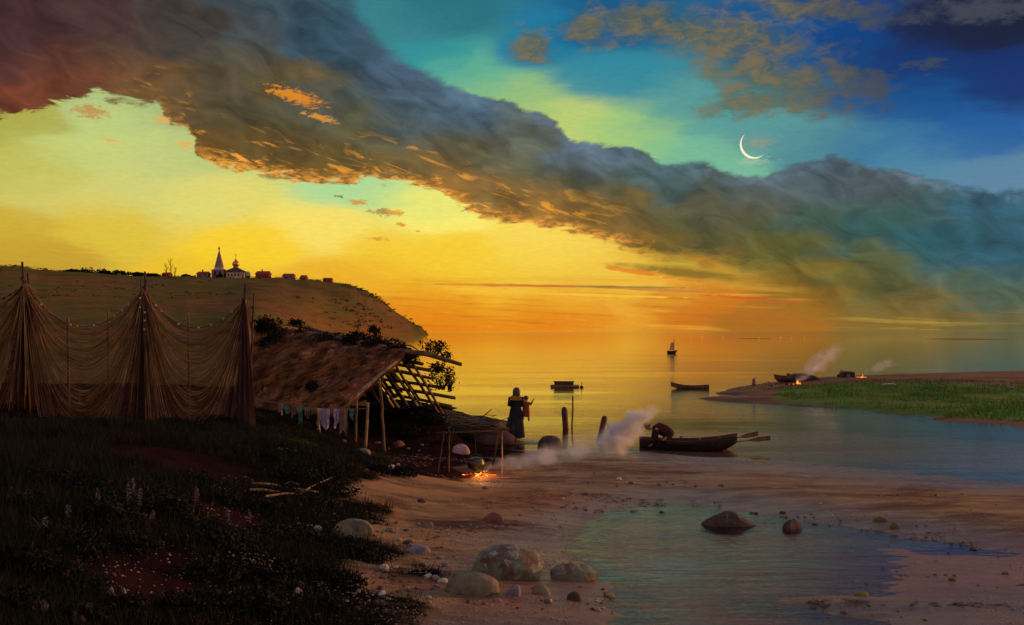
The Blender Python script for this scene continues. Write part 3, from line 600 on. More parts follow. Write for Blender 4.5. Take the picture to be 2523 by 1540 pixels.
dm = onion((cx, D, apex + 1.6), 3.0, 8.3).build('onion_dome', M['gold'], t, True)
cross((cx, D, apex + 9.6), 2.6).build('cross', M['croof'], dm)
for k in range(4):
    x = cx - hw * .7 + k * hw * .42
    MB().box((x, D - 6.05, bz2 + (top_ - bz2) * .55), (.55, .12, .85)).build('window', M['dark'], t)
MB().lathe((cx + hw + 3.3, D, bz2), [(2.3, 0), (2.3, top_ - bz2 - 1.0), (2.0, top_ - bz2 - .2), (.2, top_ - bz2 + .3)], 16).build('apse', M['plaster'], t, True)
# houses
def house(px, wpx, hpx, label, wm, d=RD, chim=True, gab=0.5):
    x = (px - CX) * U; z0 = hilltop(px).z - 1.5; hw = S(wpx / 2, D); ht = S(hpx, D)
    t = thing('village_house', label, 'house', (x, d, z0), 'houses along the top of the headland')
    wh = ht * (1 - gab)
    MB().box((x, d, z0 + (wh + 1.5) / 2), (hw * .88, 4, (wh + 1.5) / 2)).build('wall', wm, t)
    z1 = z0 + wh + 1.5; z2 = z0 + 1.5 + ht
    rf = MB().add([(x - hw, d - 4.8, z1 - .1), (x + hw, d - 4.8, z1 - .1), (x + hw, d + 4.8, z1 - .1), (x - hw, d + 4.8, z1 - .1), (x - hw * .8, d, z2), (x + hw * .8, d, z2)],
                  [(0, 3, 2, 1), (0, 1, 5, 4), (2, 3, 4, 5), (1, 2, 5), (3, 0, 4)]).build('roof', M['vroof'], t)
    if chim: MB().box((x - hw * .15, d - .3, z2 + .5), (.45, .45, 1.1)).build('chimney', M['vroof'], rf)
    for k in (-1, 1): MB().box((x + k * hw * .4, d - 4.05, z0 + 1.5 + wh * .45), (.5, .1, .45)).build('window', M['dark'], t)
house(412, 22, 9, 'small dark red house under the bare poplars', M['vroof'], chim=False)
house(502, 32, 12, 'low house with mauve walls just before the bell tower', M['plaster2'])
house(649, 38, 15, 'largest red-roofed village house right of the church', M['vroof'])
house(712, 31, 11, 'pinkish walled house second right of the church', M['plaster2'], chim=False)
house(749, 18, 10, 'small steep gabled house third right of the church', M['plaster2'], gab=.7, chim=False)
house(808, 24, 9, 'last house where the headland begins to fall away', M['vroof'], gab=.4, chim=False)
# bare poplars and shrubs on the crest
def bare_tree(px, h_px, lean, seed, label):
    rnd = random.Random(seed); b0 = hilltop(px); b0.z -= 1; h = S(h_px, D)
    t = thing('bare_tree', label, 'tree', tuple(b0), 'bare trees on the headland')
    tip = b0 + Vector((lean * h, 0, h)); MB().tube([b0, b0.lerp(tip, .5) + Vector((lean * .6, 0, 0)), tip], [.42, .28, .1], 6).build('trunk', M['darkwood'], t)
    for k in range(6):
        f = .3 + .6 * k / 6; s0 = b0.lerp(tip, f); sd = rnd.choice((-1, 1)); s1 = s0 + Vector((sd * h * .13, rnd.uniform(-1, 1), h * .26))
        MB().tube([s0, s0.lerp(s1, .5) + Vector((sd * .3, 0, -.2)), s1], [.2, .14, .05], 5).build('branch', M['darkwood'], t)
bare_tree(411, 34, -.06, 1, 'tall bare tree leaning left over a small house'); bare_tree(422, 48, -.05, 2, 'tallest bare tree of the three on the headland'); bare_tree(430, 26, .12, 3, 'shorter bare tree leaning right on the headland')

def leaves(n, c, rad, size, seed, flat=0.6, shell=0.35, droop=0.0):
    r_ = np.random.default_rng(seed); d = r_.normal(size=(n, 3)); d /= np.linalg.norm(d, axis=1)[:, None]
    q = d * (shell + (1 - shell) * r_.random((n, 1)) ** .6)
    lump = 1 + .55 * (vnoise(d[:, 0] * 2.3 + seed, d[:, 1] * 2.3, d[:, 2] * 2.3) - .5) * 2
    p = np.asarray(c) + q * np.asarray(rad) * lump[:, None]
    a = r_.normal(size=(n, 3)); a /= np.linalg.norm(a, axis=1)[:, None]; b = r_.normal(size=(n, 3)); b -= (a * b).sum(1)[:, None] * a; b /= np.linalg.norm(b, axis=1)[:, None]
    s_ = size * (.5 + r_.random((n, 1)))
    v = np.stack([p - a * s_, p + b * s_ * flat, p + a * s_, p - b * s_ * flat], 1).reshape(-1, 3)
    return v, np.arange(4 * n).reshape(-1, 4)
for k, (px, w_) in enumerate([(215, 60), (262, 44), (300, 50), (345, 34), (385, 26), (462, 20), (372, 16), (180, 30), (545, 16)]):
    b0 = hilltop(px); v, f = leaves(500, (b0.x, D - 5, b0.z - .2), (S(w_ / 2, D), 4, 1.5 + w_ * .022), .8, k)
    o = obj('bush', v, f, M['leaf']); tag(o, 'low dark bush on the crest of the headland', 'bush', 'bushes along the crest of the headland')
# scrub over the headland slope, one ragged mass
r_ = np.random.default_rng(17); VV = []; nn = 0
for k in range(1300):
    i = r_.integers(0, GX.size); gx_, gy_, gz_ = XH.ravel()[i], yy.ravel()[i], zz_.ravel()[i]
    if GT.ravel()[i] > .72 or gz_ < 2 or gy_ < 250 or fbm(np.array([gx_ * .012]), np.array([gy_ * .012]), 5, 3)[0] < -.03: continue
    s_ = r_.uniform(.5, 1.7) * gy_ / 900; v, f = leaves(26, (gx_ + r_.normal() * 2, gy_, gz_ + s_ * .3), (s_ * r_.uniform(1, 3), s_, s_ * .8), .45 * gy_ / 900, k); VV.append(v); nn += 26
for k in range(160):
    px = r_.uniform(0, 960); b0 = hilltop(px); s_ = r_.uniform(.4, 1.5); v, f = leaves(26, (b0.x, D - 3, b0.z - .1), (s_ * r_.uniform(1, 4), 2, s_ * .7), .4, 900 + k); VV.append(v); nn += 26
M['scrub'] = mat('hill_scrub', (0.035, 0.034, 0.014), 0.95, (0.06, 0.040, 0.016), 0.02, spec=0)
o = obj('scrub', np.concatenate(VV), np.arange(4 * nn).reshape(-1, 4), M['scrub']); tag(o, 'low scrub spotting the slope and crest of the headland', 'scrub', kind='stuff')
# lanterns on the far shore
em_l = emit('lantern_flame', (255, 160, 40), 1.1)
for px in (1702, 1730, 1781, 1870, 1923, 1950, 1982):
    p = Q(px, 833, 470); t = thing('lantern', 'small orange lantern burning on a post at the far shore', 'lantern', (p.x, 470, 0), 'row of lanterns on the far shore')
    MB().tube([(p.x, 470, -.6), (p.x, 470, p.z)], .07, 6).build('post', M['darkwood'], t)
    MB().lathe((p.x, 470, p.z - .1), [(.05, -.05), (.17, .1), (.17, .35), (.05, .45)], 8).build('lamp', em_l, t)

# ------------------------------------------------------------------ nets and their poles
# net: a cord mesh seen as streaks; holes by alpha
m = bpy.data.materials.new('net_twine'); m.use_nodes = True; g = G(m.node_tree); b = g.n['Principled BSDF']
uvn = g.node('ShaderNodeTexCoord').outputs['UV']
s1 = g.noise(g.v('MULTIPLY', uvn, (1.4, 46, 1)), 1.0, 5, 0.65, 0.25); s2 = g.noise(g.v('MULTIPLY', uvn, (5, 150, 1)), 1.0, 4, 0.7, 0.3); s3 = g.noise(g.v('MULTIPLY', uvn, (2.2, 3.5, 1)), 1.0, 4, 0.6)
c = g.mix(g.mr(s1, 0.38, 0.62), (0.070, 0.028, 0.022), (0.16, 0.080, 0.034)); c = g.mix(g.mr(s3, 0.42, 0.64), c, (0.060, 0.018, 0.026)); c = g.mix(g.m('MULTIPLY', g.mr(s2, 0.50, 0.66), 0.85), c, (0.33, 0.19, 0.07)); c = g.mix(g.m('MULTIPLY', g.mr(g.sep(uvn)[1], 0.22, 0.55), 0.65), c, g.mix(s1, (0.05, 0.014, 0.022), (0.15, 0.055, 0.05)))
g.put(b.inputs['Base Color'], c); b.inputs['Roughness'].default_value = 0.95; b.inputs['Specular IOR Level'].default_value = 0.0
al = g.m('ADD', g.mr(s2, 0.42, 0.58, 0.30, 0.96), g.mr(g.sep(uvn)[1], 0.1, 0.5, -0.10, 0.34)); ms = g.noise(g.v('MULTIPLY', uvn, (260, 90, 1)), 1.0, 2, 0.6); al = g.m('MULTIPLY', al, g.mr(ms, 0.38, 0.56, 0.58, 1.0), clamp=True)
g.put(b.inputs['Alpha'], al)
bn = g.node('ShaderNodeBump'); bn.inputs['Strength'].default_value = 1.0; bn.inputs['Distance'].default_value = 0.06; g.put(bn.inputs['Height'], s1); g.l.new(bn.outputs[0], b.inputs['Normal'])
M['net'] = m
M['cord'] = mat('net_cord', (0.34, 0.20, 0.075), 0.9, (0.11, 0.05, 0.035), 1.6); M['cordp'] = mat('dark_net_cord', (0.045, 0.018, 0.022), 0.9, (0.12, 0.06, 0.03), 1.5)
M['cork'] = mat('orange_cork', (0.62, 0.22, 0.05), 0.7, (0.35, 0.13, 0.04), 9); M['corkb'] = mat('pale_blue_float', (0.26, 0.28, 0.42), 0.6); M['corkd'] = mat('dark_float', (0.04, 0.03, 0.04), 0.7)
DN = 26.0
A0 = Q(-240, 640, DN + 1); A1 = Q(66, 700, DN - .2); A2 = Q(356, 712, DN - .1); A3 = Q(608, 735, DN)
def net(a, b_, sag0, label, seed, right_wall=False):
    t = thing('fishing_net', label, 'fishing net', (a.x, a.y, gz(a.x, a.y)), 'fishing nets hung up to dry')
    L = b_ - a; rnd = random.Random(seed); sagmax = 34.0
    def pt(u, s_):
        """u across, s_ 0..1 down the family of hanging lines"""
        sg = sag0 + (math.exp(s_ * 3.9) - 1) / (math.exp(3.9) - 1) * sagmax
        q = 4 * u * (1 - u); p = a + L * u; z = p.z - sg * q - .25 * s_ * 1.2
        # fullness: the cloth bellies out and folds
        fold = .10 * math.sin(s_ * 34 + u * 4 + seed) + .06 * math.sin(s_ * 71 + u * 7) + .35 * s_ * math.sin(math.pi * u)
        y = p.y - fold - .25 * min(q, 1) * (1 - s_)
        gq = gz(p.x, y - .1) + .03
        return Vector((p.x + .05 * math.sin(s_ * 50 + seed), y, max(z, gq - .06))), z < gq
    nu, nv = 120, 90; V = []; UV = []
    us = [0.5 - 0.5 * math.cos(math.pi * (i / nu)) if True else i / nu for i in range(nu + 1)]
    xs_ = np.array([(a + L * u).x for u in us]); ys_ = np.array([(a + L * u).y for u in us])
    G0 = ground(xs_, ys_ - .35) + .03
    for j in range(nv + 1):
        s_ = j / nv
        sg = sag0 + (math.exp(s_ * 3.9) - 1) / (math.exp(3.9) - 1) * sagmax
        for i, u in enumerate(us):
            q = 4 * u * (1 - u); p = a + L * u; z = p.z - sg * q - .9 * s_ ** 3
            f = .10 * math.sin(s_ * 34 + u * 4 + seed) + .05 * math.sin(s_ * 71 + u * 7) + .30 * s_ * q
            V.append((p.x, p.y - f - .18 * q * (1 - s_), max(z, G0[i] - .05))); UV.append((u, s_))
    F_ = []
    for j in range(nv):
        for i in range(nu):
            q0 = j * (nu + 1) + i; q4 = (q0, q0 + 1, q0 + nu + 2, q0 + nu + 1)
            if all(V[k][2] <= G0[k % (nu + 1)] - .04 for k in q4): continue
            F_.append(q4)
    obj('netting', V, F_, M['net'], t, True, UV)
    # single cords standing proud of the cloth
    for nm, mm, cnt, ph in (('cord_bundle', M['cord'], 46, .0), ('cord_bundle', M['cordp'], 30, .37)):
        mb = MB()
        for k in range(cnt):
            s_ = ((k + ph) / cnt) ** .9 * .93; sg = sag0 + (math.exp(s_ * 3.9) - 1) / (math.exp(3.9) - 1) * sagmax + rnd.uniform(-.16, .16)
            u0 = rnd.choice((0, 0, rnd.uniform(0, .3))); u1 = rnd.choice((1, 1, rnd.uniform(.7, 1))); run = []
            for i in range(49):
                u = 0.5 - 0.5 * math.cos(math.pi * i / 48)
                if u < u0 or u > u1: continue
                q = 4 * u * (1 - u); p = a + L * u; z = p.z - sg * q; gi = float(np.interp(u, us, G0))
                f = .10 * math.sin(s_ * 34 + u * 4 + seed) + .05 * math.sin(s_ * 71 + u * 7) + .30 * s_ * q
                if z < gi - .02:
                    if len(run) > 1: mb.tube(run, .0075, 3, cap=False)
                    run = []; continue
                run.append(Vector((p.x + rnd.uniform(-.008, .008), p.y - f - .18 * q * (1 - s_) - .03, z)))
            if len(run) > 1: mb.tube(run, .0075, 3, cap=False)
        o = mb.build(nm, mm, t)
    # head rope and its floats
    rp = [a + L * (i / 40) - Vector((0, .05 + .18 * 4 * (i / 40) * (1 - i / 40), (sag0 - .03) * 4 * (i / 40) * (1 - i / 40))) for i in range(41)]
    rope = MB().tube(rp, .014, 5).build('head_rope', M['cordp'], t)
    return t, a, L, sag0
def flt(t, p, r_, mm):
    o = MB().lathe(Vector(p) - Vector((0, 0, r_)), [(r_ * .3, 0), (r_ * .9, r_ * .4), (r_, r_), (r_ * .8, r_ * 1.6), (r_ * .3, r_ * 2)], 8).build('float', mm, t, True); return o
nets = [net(A0, A1, .85, 'dim net hanging off the left edge to the first pole pair', 1),
        net(A1, A2, .98, 'wide brown net sagging between the first and the middle poles', 2),
        net(A2, A3, .84, 'reddish brown net sagging between the middle and the third poles', 3)]
fl = [(1, 88, 735, 'd'), (1, 103, 755, 'o'), (1, 178, 787, 'o'), (1, 195, 787, 'o'), (1, 235, 787, 'b'), (1, 283, 771, 'o'), (1, 300, 770, 'b'), (1, 315, 762, 'o'),
      (2, 381, 754, 'b'), (2, 395, 769, 'o'), (2, 440, 788, 'o'), (2, 488, 797, 'o'), (2, 519, 790, 'o'), (2, 548, 781, 'o'), (2, 568, 769, 'o'), (2, 345, 735, 'b'), (2, 357, 770, 'b'), (2, 357, 790, 'b'), (2, 382, 790, 'b'), (2, 490, 827, 'o'),
      (0, 4, 742, 'd'), (0, 20, 737, 'd'), (0, 36, 728, 'd'), (0, 52, 714, 'd'), (2, 600, 716, 'd'), (2, 345, 757, 'b'), (2, 356, 812, 'b')]
for k, x, y, c in fl:
    t, a, L, s0 = nets[k]; p = Q(x, y, DN - .30); u = (p.x - a.x) / L.x; zr = (a + L * u).z - (s0 - .03) * 4 * u * (1 - u)
    if abs(zr - p.z) < .45 and 0 < u < 1: p.z = zr; p.y = (a + L * u).y - .07 - .18 * 4 * u * (1 - u)
    flt(t, p, .027 if c != 'd' else .034, {'o': M['cork'], 'b': M['corkb'], 'd': M['corkd']}[c])
# hanging end of the last net behind the third pole
t = thing('fishing_net', 'narrow dark end of net hanging straight down the third pole pair', 'fishing net', (A3.x, A3.y, gz(A3.x, A3.y)), 'fishing nets hung up to dry')
V = []; UV = []; nu, nv = 40, 60
for j in range(nv + 1):
    for i in range(nu + 1):
        u, v = i / nu, j / nv; wd = .05 + .32 * v ** .8; x = A3.x - .05 + (u - .35) * wd * 1.25; z = A3.z - .02 - v * (A3.z - .02 - gz(A3.x, A3.y) + .05)
        V.append((x, A3.y - .13 + .05 * math.sin(u * 19 + v * 2), z)); UV.append((v * .5, u * .5 + .5))
obj('netting', V, [(j * (nu + 1) + i, j * (nu + 1) + i + 1, (j + 1) * (nu + 1) + i + 1, (j + 1) * (nu + 1) + i) for j in range(nv) for i in range(nu)], M['net'], t, True, UV)
mb = MB(); rnd = random.Random(5)
for k in range(46):
    u = rnd.random(); pts = [Vector((A3.x - .05 + (u - .35) * (.05 + .32 * (q / 14) ** .8) * 1.25, A3.y - .17 + .05 * math.sin(u * 19 + q / 7), A3.z - .02 - q / 14 * (A3.z - .02 - gz(A3.x, A3.y)))) for q in range(15)]
    mb.tube(pts, .008, 3, cap=False)
mb.build('cord_bundle', M['cordp'], t)
# poles: each cluster is lashed together and moves as one
def pole(px0, py0, px1, py1, d, r0, label, mm='darkwood', seed=0, knots=2, tipm=None):
    a = Q(px0, py0, d); b0 = Q(px1, py1, d); b0.z = min(b0.z, gz(b0.x, b0.y)) - .1
    n = 9; rnd = random.Random(seed); path = [b0.lerp(a, i / n) + Vector((rnd.uniform(-.02, .02), rnd.uniform(-.02, .02), 0)) for i in range(n + 1)]
    t = thing('net_pole', label, 'pole', tuple(b0), 'crooked poles holding the nets')
    MB().tube(path, [r0 * (1.25 - .75 * i / n) for i in range(n + 1)], 8, .25, seed=seed).build('shaft', M[mm], t, True)
    for k in range(knots):
        p = path[-2 - k]; nb = MB(); nb.tube([p - Vector((0, 0, .03)), p + Vector((.045 * (1 if k % 2 else -1), -.02, .06))], [r0 * .9, r0 * .5], 6); nb.build('stub', M[mm], t)
    MB().lathe(path[-3], [(r0 * 1.3, -.05), (r0 * 1.7, 0), (r0 * 1.3, .05)], 8).build('lashing', M['cordp'], t)
pole(54, 645, 88, 1005, DN, .05, 'tall pole leaning left at the left end of the nets', seed=1)
pole(69, 673, 70, 1005, DN + .1, .044, 'shorter pole crossed behind the left leaning pole', seed=2)
pole(62, 690, 82, 1005, DN - .2, .042, 'stout pole hidden in the net of the left pair', seed=9)
pole(357, 669, 352, 1035, DN, .052, 'tallest upright pole of the middle cluster', seed=3)
pole(345, 686, 362, 1035, DN + .1, .028, 'thin pole left of the tallest middle pole', seed=4)
pole(361, 690, 350, 1035, DN - .15, .036, 'short pole right of the tallest middle pole', seed=5)
pole(603, 700, 612, 1040, DN, .052, 'pole with a knob of netting at the right end of the nets', seed=6)
pole(625, 722, 616, 1042, DN + .1, .032, 'thinner pole at the far right end of the nets', seed=7)
for k, (x, y, h, r_) in enumerate([(167, 780, 30, .035), (266, 762, 26, .028), (464, 768, 50, .032)]):
    p = Q(x, y, DN + .9); b0 = Vector((p.x + .03, p.y, gz(p.x, p.y) - .1))
    t = thing('net_stake', ['stout stake poking up behind the left part of the wide net', 'small stake behind the wide net near the middle poles', 'upright stake poking up behind the reddish net'][k], 'stake', tuple(b0), 'stakes behind the nets')
    MB().tube([b0, b0.lerp(p, .5), p - Vector((0, 0, .08)), p], [r_, r_ * .9, r_ * .8, r_ * .5], 8, .3, seed=k).build('shaft', M['wood'], t, True)
# ------------------------------------------------------------------ earth-roofed hut
A = Q(1000, 874, 31.5); B = Q(640, 806, 36.0); E = Q(850, 1003, 29.5); Fp = Q(600, 990, 32.8)
rd = (B - A); ax = Vector((rd.x, rd.y, 0)).normalized(); nr = Vector((ax.y, -ax.x, 0));  nr = nr if nr.x > 0 else -nr
Gf = Q(1096, 1010, 33.0); Gb = Gf + rd * .95; Gb.z = Gf.z + .3
hut = thing('fishing_hut', 'low hut with a red-brown turf roof and an open dark front', 'hut', (A.x, A.y, 0.6))
def roofp(u, v):                          # u front..back, v eave..ridge
    p = (E.lerp(Fp, u)).lerp(A.lerp(B, u), v); return p
nL = (A - E).cross(Fp - E).normalized(); nL = nL if nL.z > 0 else -nL
rg = MB(); V = []; nu, nv = 110, 60
for j in range(nv + 1):
    for i in range(nu + 1):
        u, v = i / nu, j / nv; p = roofp(u, v); d = .10 + .30 * (fbm(u * 8, v * 5, 2, 5)) + .08 * float(vnoise(u * 60, v * 22)) + .12 * math.sin(math.pi * v) * min(1, u * 5 + .3)
        if v < .04: d -= .07; p = p + (E - A).normalized() * (.16 * float(vnoise(u * 38, 3)) + .1 * float(vnoise(u * 9, 7)))
        if u < .02: p = p + ax * -.05 * float(vnoise(v * 30, 11))
        V.append(tuple(p + nL * float(d)))
k = len(V)
F_ = [(j * (nu + 1) + i, j * (nu + 1) + i + 1, (j + 1) * (nu + 1) + i + 1, (j + 1) * (nu + 1) + i) for j in range(nv) for i in range(nu)]
for (u, v) in ((0, 0), (1, 0), (1, 1), (0, 1)): V.append(tuple(roofp(u, v) - nL * .06))
F_.append((k, k + 3, k + 2, k + 1))
F_ += [tuple(range(nu, -1, -1)) [::-1] and (k, k + 1) + tuple(range(nu, -1, -1)), (k + 3, k) + tuple(j * (nu + 1) for j in range(nv + 1)), (k + 1, k + 2) + tuple(j * (nu + 1) + nu for j in range(nv, -1, -1)), (k + 2, k + 3) + tuple(nv * (nu + 1) + i for i in range(nu + 1))]
roof = obj('turf_roof', V, F_, M['thatch'], hut, True)
# straw lying down the slope
r_ = np.random.default_rng(3); n = 16000; V = []; F_ = []
uu, vv = r_.random(n), r_.random(n) ** .9; dd = fbm(uu * 8, vv * 5, 2, 5); clump = fbm(uu * 9, vv * 6, 8, 3)
sl = (E - A).normalized()
for i in range(n):
    if clump[i] < -.06: continue
    u, v = uu[i], vv[i]; p = roofp(u, v) + nL * float(.12 + .30 * dd[i] + .12 * math.sin(math.pi * v) * min(1, u * 5 + .3) + .03)
    d = (sl + ax * r_.normal() * .45 + nL * r_.uniform(-.05, .4)).normalized(); l = r_.uniform(.12, .42); sd = d.cross(nL).normalized() * .015
    q = p + d * l; o = len(V); V += [tuple(p - sd), tuple(p + sd), tuple(q + nL * .01)]; F_.append((o, o + 1, o + 2))
for i in range(3200):                      # fringe hanging over the eave and the gable edge
    u = r_.random() if i % 3 else 0.0; v = 0.0 if i % 3 else r_.random(); p = roofp(u, v) + nL * r_.uniform(.0, .14) + (sl * .08 if i % 3 else -ax * .03); d = (sl * r_.uniform(.3, 1) + Vector((0, 0, -.5)) + ax * r_.normal() * .4).normalized(); l = r_.uniform(.10, .34); sd = d.cross(nL).normalized() * .009; q = p + d * l; o = len(V); V += [tuple(p - sd), tuple(p + sd), tuple(q)]; F_.append((o, o + 1, o + 2))
st = obj('straw', V, np.array(F_), M['straw'], hut)
tag(st, kind='stuff')
# timbers
ridge = MB().tube([Q(1136, 898, 30.6), Q(1050, 872, 31.2), A + Vector((0, 0, .08)), A.lerp(B, .5) + Vector((0, 0, .12)), B], [.055, .075, .08, .08, .07], 9, .2, seed=2).build('ridge_beam', M['wood'], hut, True)
MB().tube([A + Vector((0, -.02, .02)), A.lerp(E, .35) + Vector((.0, -.05, .06)), A.lerp(E, .7) + Vector((0, -.05, .05)), E + (E - A) * .06], [.04, .055, .06, .05], 8, .25, seed=3).build('barge_pole', M['palewood'], hut, True)
def onroof(pts, r0, nm='roof_pole', mm='wood', seed=0):
    # roof pole through pixels projected onto the roof plane
    P3 = []
    for (x, y) in pts:
        dr = Vector(((x - CX) / F, 1, -(y - HY) / F)); t_ = ((E - Vector((0, 0, CZ))).dot(nL)) / dr.dot(nL); P3.append(Vector((0, 0, CZ)) + dr * t_ + nL * .20)
    return MB().tube(P3, [r0 * (1 - .4 * i / len(P3)) for i in range(len(P3))], 7, .3, seed=seed).build(nm, M[mm], hut, True)
onroof([(806, 990), (833, 968), (866, 938), (912, 906)], .035, mm='palewood', seed=4)
onroof([(770, 998), (800, 968), (823, 952)], .022, mm='wood', seed=5)
onroof([(772, 935), (795, 915), (812, 902), (835, 895), (853, 884)], .022, 'branch', 'palewood', 6); onroof([(808, 904), (806, 918), (798, 930)], .012, 'branch', 'palewood', 7)
MB().tube([Q(762, 812, 35), Q(810, 822, 34.2), Q(860, 835, 33.6)], [.05, .045, .035], 7, .2).build('roof_pole', M['redwood'], hut, True)
MB().tube([Q(705, 800, 35.6), Q(780, 812, 34.8), Q(862, 838, 33.8)], [.03, .035, .025], 7, .2).build('roof_pole', M['wood'], hut, True)
# right slope: rafters, purlins with sticking ends, broken boards
rnd = random.Random(12)
for k in range(8):
    f = k * .06 + rnd.uniform(-.012, .012); a = A.lerp(B, f) + Vector((0, 0, .02)); b0 = Gf.lerp(Gb, max(0, f + rnd.uniform(-.035, .035))) + Vector((0, 0, -.12))
    MB().tube([a, a.lerp(b0, .5) + Vector((rnd.uniform(-.04, .04), 0, .03)), b0], [rnd.uniform(.025, .05), .045, rnd.uniform(.03, .055)], 7, .3, seed=k).build('rafter', M['wood' if k % 3 else 'palewood'], hut, True)
for k, v in enumerate((.16, .27, .42, .58, .76, .93)):
    a = A.lerp(Gf, v) - ax * rnd.uniform(.12, .75) + nr * .05; b0 = A.lerp(Gf, v + rnd.uniform(-.07, .07)) + ax * 3.4 + Vector((0, 0, .35)) + nr * .05
    MB().tube([a, a.lerp(b0, .3) + Vector((0, 0, .02)), b0], [.05, .055, .05], 7, .3, seed=k + 20).build('purlin', M['wood'], hut, True)
bb = MB()
for k in range(60):
    f0 = .04 + .9 * rnd.random(); v0 = rnd.random() * .8
    if f0 < .45 and rnd.random() < .5 * (1 - v0 * .5): continue
    a = A.lerp(Gf, v0).lerp(B.lerp(Gb, v0), f0) + nr * .09; b0 = A.lerp(Gf, min(1, v0 + .35)).lerp(B.lerp(Gb, min(1, v0 + .35)), f0) + nr * .09
    q = ax * rnd.uniform(.05, .13); h_ = nr * .025; bb.add([a - q, a + q, b0 + q, b0 - q, a - q + h_, a + q + h_, b0 + q + h_, b0 - q + h_], [(0, 1, 2, 3), (7, 6, 5, 4), (0, 4, 5, 1), (1, 5, 6, 2), (2, 6, 7, 3), (3, 7, 4, 0)])
bb.grid(lambda u, v: A.lerp(Gf, v).lerp(B.lerp(Gb, v), .40 + .6 * u) + nr * (.14 + .03 * math.sin(u * 40)), 20, 6)
bb.build('roof_boards', M['darkwood'], hut)
# walls in the dark
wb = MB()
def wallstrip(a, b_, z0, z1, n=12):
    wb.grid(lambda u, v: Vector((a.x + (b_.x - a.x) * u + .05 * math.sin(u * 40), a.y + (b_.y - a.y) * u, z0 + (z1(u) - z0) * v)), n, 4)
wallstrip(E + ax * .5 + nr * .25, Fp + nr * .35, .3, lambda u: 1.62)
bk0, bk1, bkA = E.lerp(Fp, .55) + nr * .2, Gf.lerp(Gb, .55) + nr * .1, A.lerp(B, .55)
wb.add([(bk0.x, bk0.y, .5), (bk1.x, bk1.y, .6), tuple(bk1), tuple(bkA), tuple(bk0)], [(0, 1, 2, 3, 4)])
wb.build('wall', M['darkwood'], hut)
# posts before the opening
def stick(a, b_, r0, r1, mm, nm, parent, seed=0, n=8, jit=.015):
    rr = random.Random(seed); path = [a.lerp(b_, i / n) + (Vector((rr.uniform(-jit, jit), rr.uniform(-jit, jit), 0)) if 0 < i < n else Vector()) for i in range(n + 1)]
    return MB().tube(path, [r0 + (r1 - r0) * i / n for i in range(n + 1)], 8, .25, seed=seed).build(nm, M[mm], parent, True)
def gpost(px1, py1, px0, py0, d, r0, mm, seed, nm='post', parent=None):
    a = Q(px1, py1, d); a.z = gz(a.x, a.y) - .08; b_ = Q(px0, py0, d); return stick(a, b_, r0, r0 * .8, mm, nm, parent, seed)
gpost(877, 1103, 879, 985, 29.1, .035, 'wood', 31, parent=hut); gpost(949, 1090, 935, 932, 30.2, .045, 'wood', 32, parent=hut)
gpost(899, 1106, 907, 992, 28.6, .042, 'palewood', 33); lp = C.objects['post'] if False else None
cl_post = [o for o in C.objects if o.name.startswith('post') and o.parent is None][-1]; cl_post.name = 'clothes_post'; tag(cl_post, 'pale forked stick standing before the hut and holding the clothesline', 'post')
# clothesline and rags
la, lb = Q(628, 982, 28.2), Q(908, 1006, 28.5)
lm = [la.lerp(lb, i / 24) - Vector((0, 0, .13 * 4 * (i / 24) * (1 - i / 24))) for i in range(25)]
o = MB().tube(lm, .012, 5).build('clothesline', M['rope']); tag(o, 'sagging line strung from the nets to the pale stick before the hut', 'clothesline')
def cloth_mat(n_, a, b_, s_=5): return mat(n_, a, 0.95, b_, s_, 0.5, 12, spec=0.05)
CM = {'viol': cloth_mat('violet_cloth', (0.42, 0.36, 0.58), (0.20, 0.15, 0.26)), 'teal': cloth_mat('teal_cloth', (0.10, 0.26, 0.22), (0.06, 0.10, 0.09)), 'brown': cloth_mat('brown_cloth', (0.26, 0.15, 0.12), (0.12, 0.07, 0.07)),
      'pale': cloth_mat('pale_cloth', (0.55, 0.48, 0.28), (0.30, 0.20, 0.12)), 'grey': cloth_mat('grey_cloth', (0.22, 0.20, 0.20), (0.11, 0.09, 0.10))}
RG = [(690, 12, 24, 'grey', 'small grey rag at the left of the clothesline'), (708, 14, 20, 'teal', 'small teal rag second from the left on the line'), (723, 13, 26, 'brown', 'brown rag third from the left on the line'), (740, 12, 48, 'teal', 'long narrow teal strip on the clothesline'), (757, 14, 22, 'brown', 'short brown rag right of the teal strip'),
      (768, 6, 16, 'teal', 'tiny bright teal rag on the line'), (785, 8, 60, 'pale', 'long pale yellow strip hanging lowest on the left'), (800, 24, 44, 'viol', 'wide violet rag in the middle of the line'), (829, 16, 40, 'viol', 'violet cloth folded beside the long brown one'), (846, 22, 62, 'brown', 'longest brown cloth at the right of the line'), (867, 12, 24, 'teal', 'little teal rag last before the pale stick')]
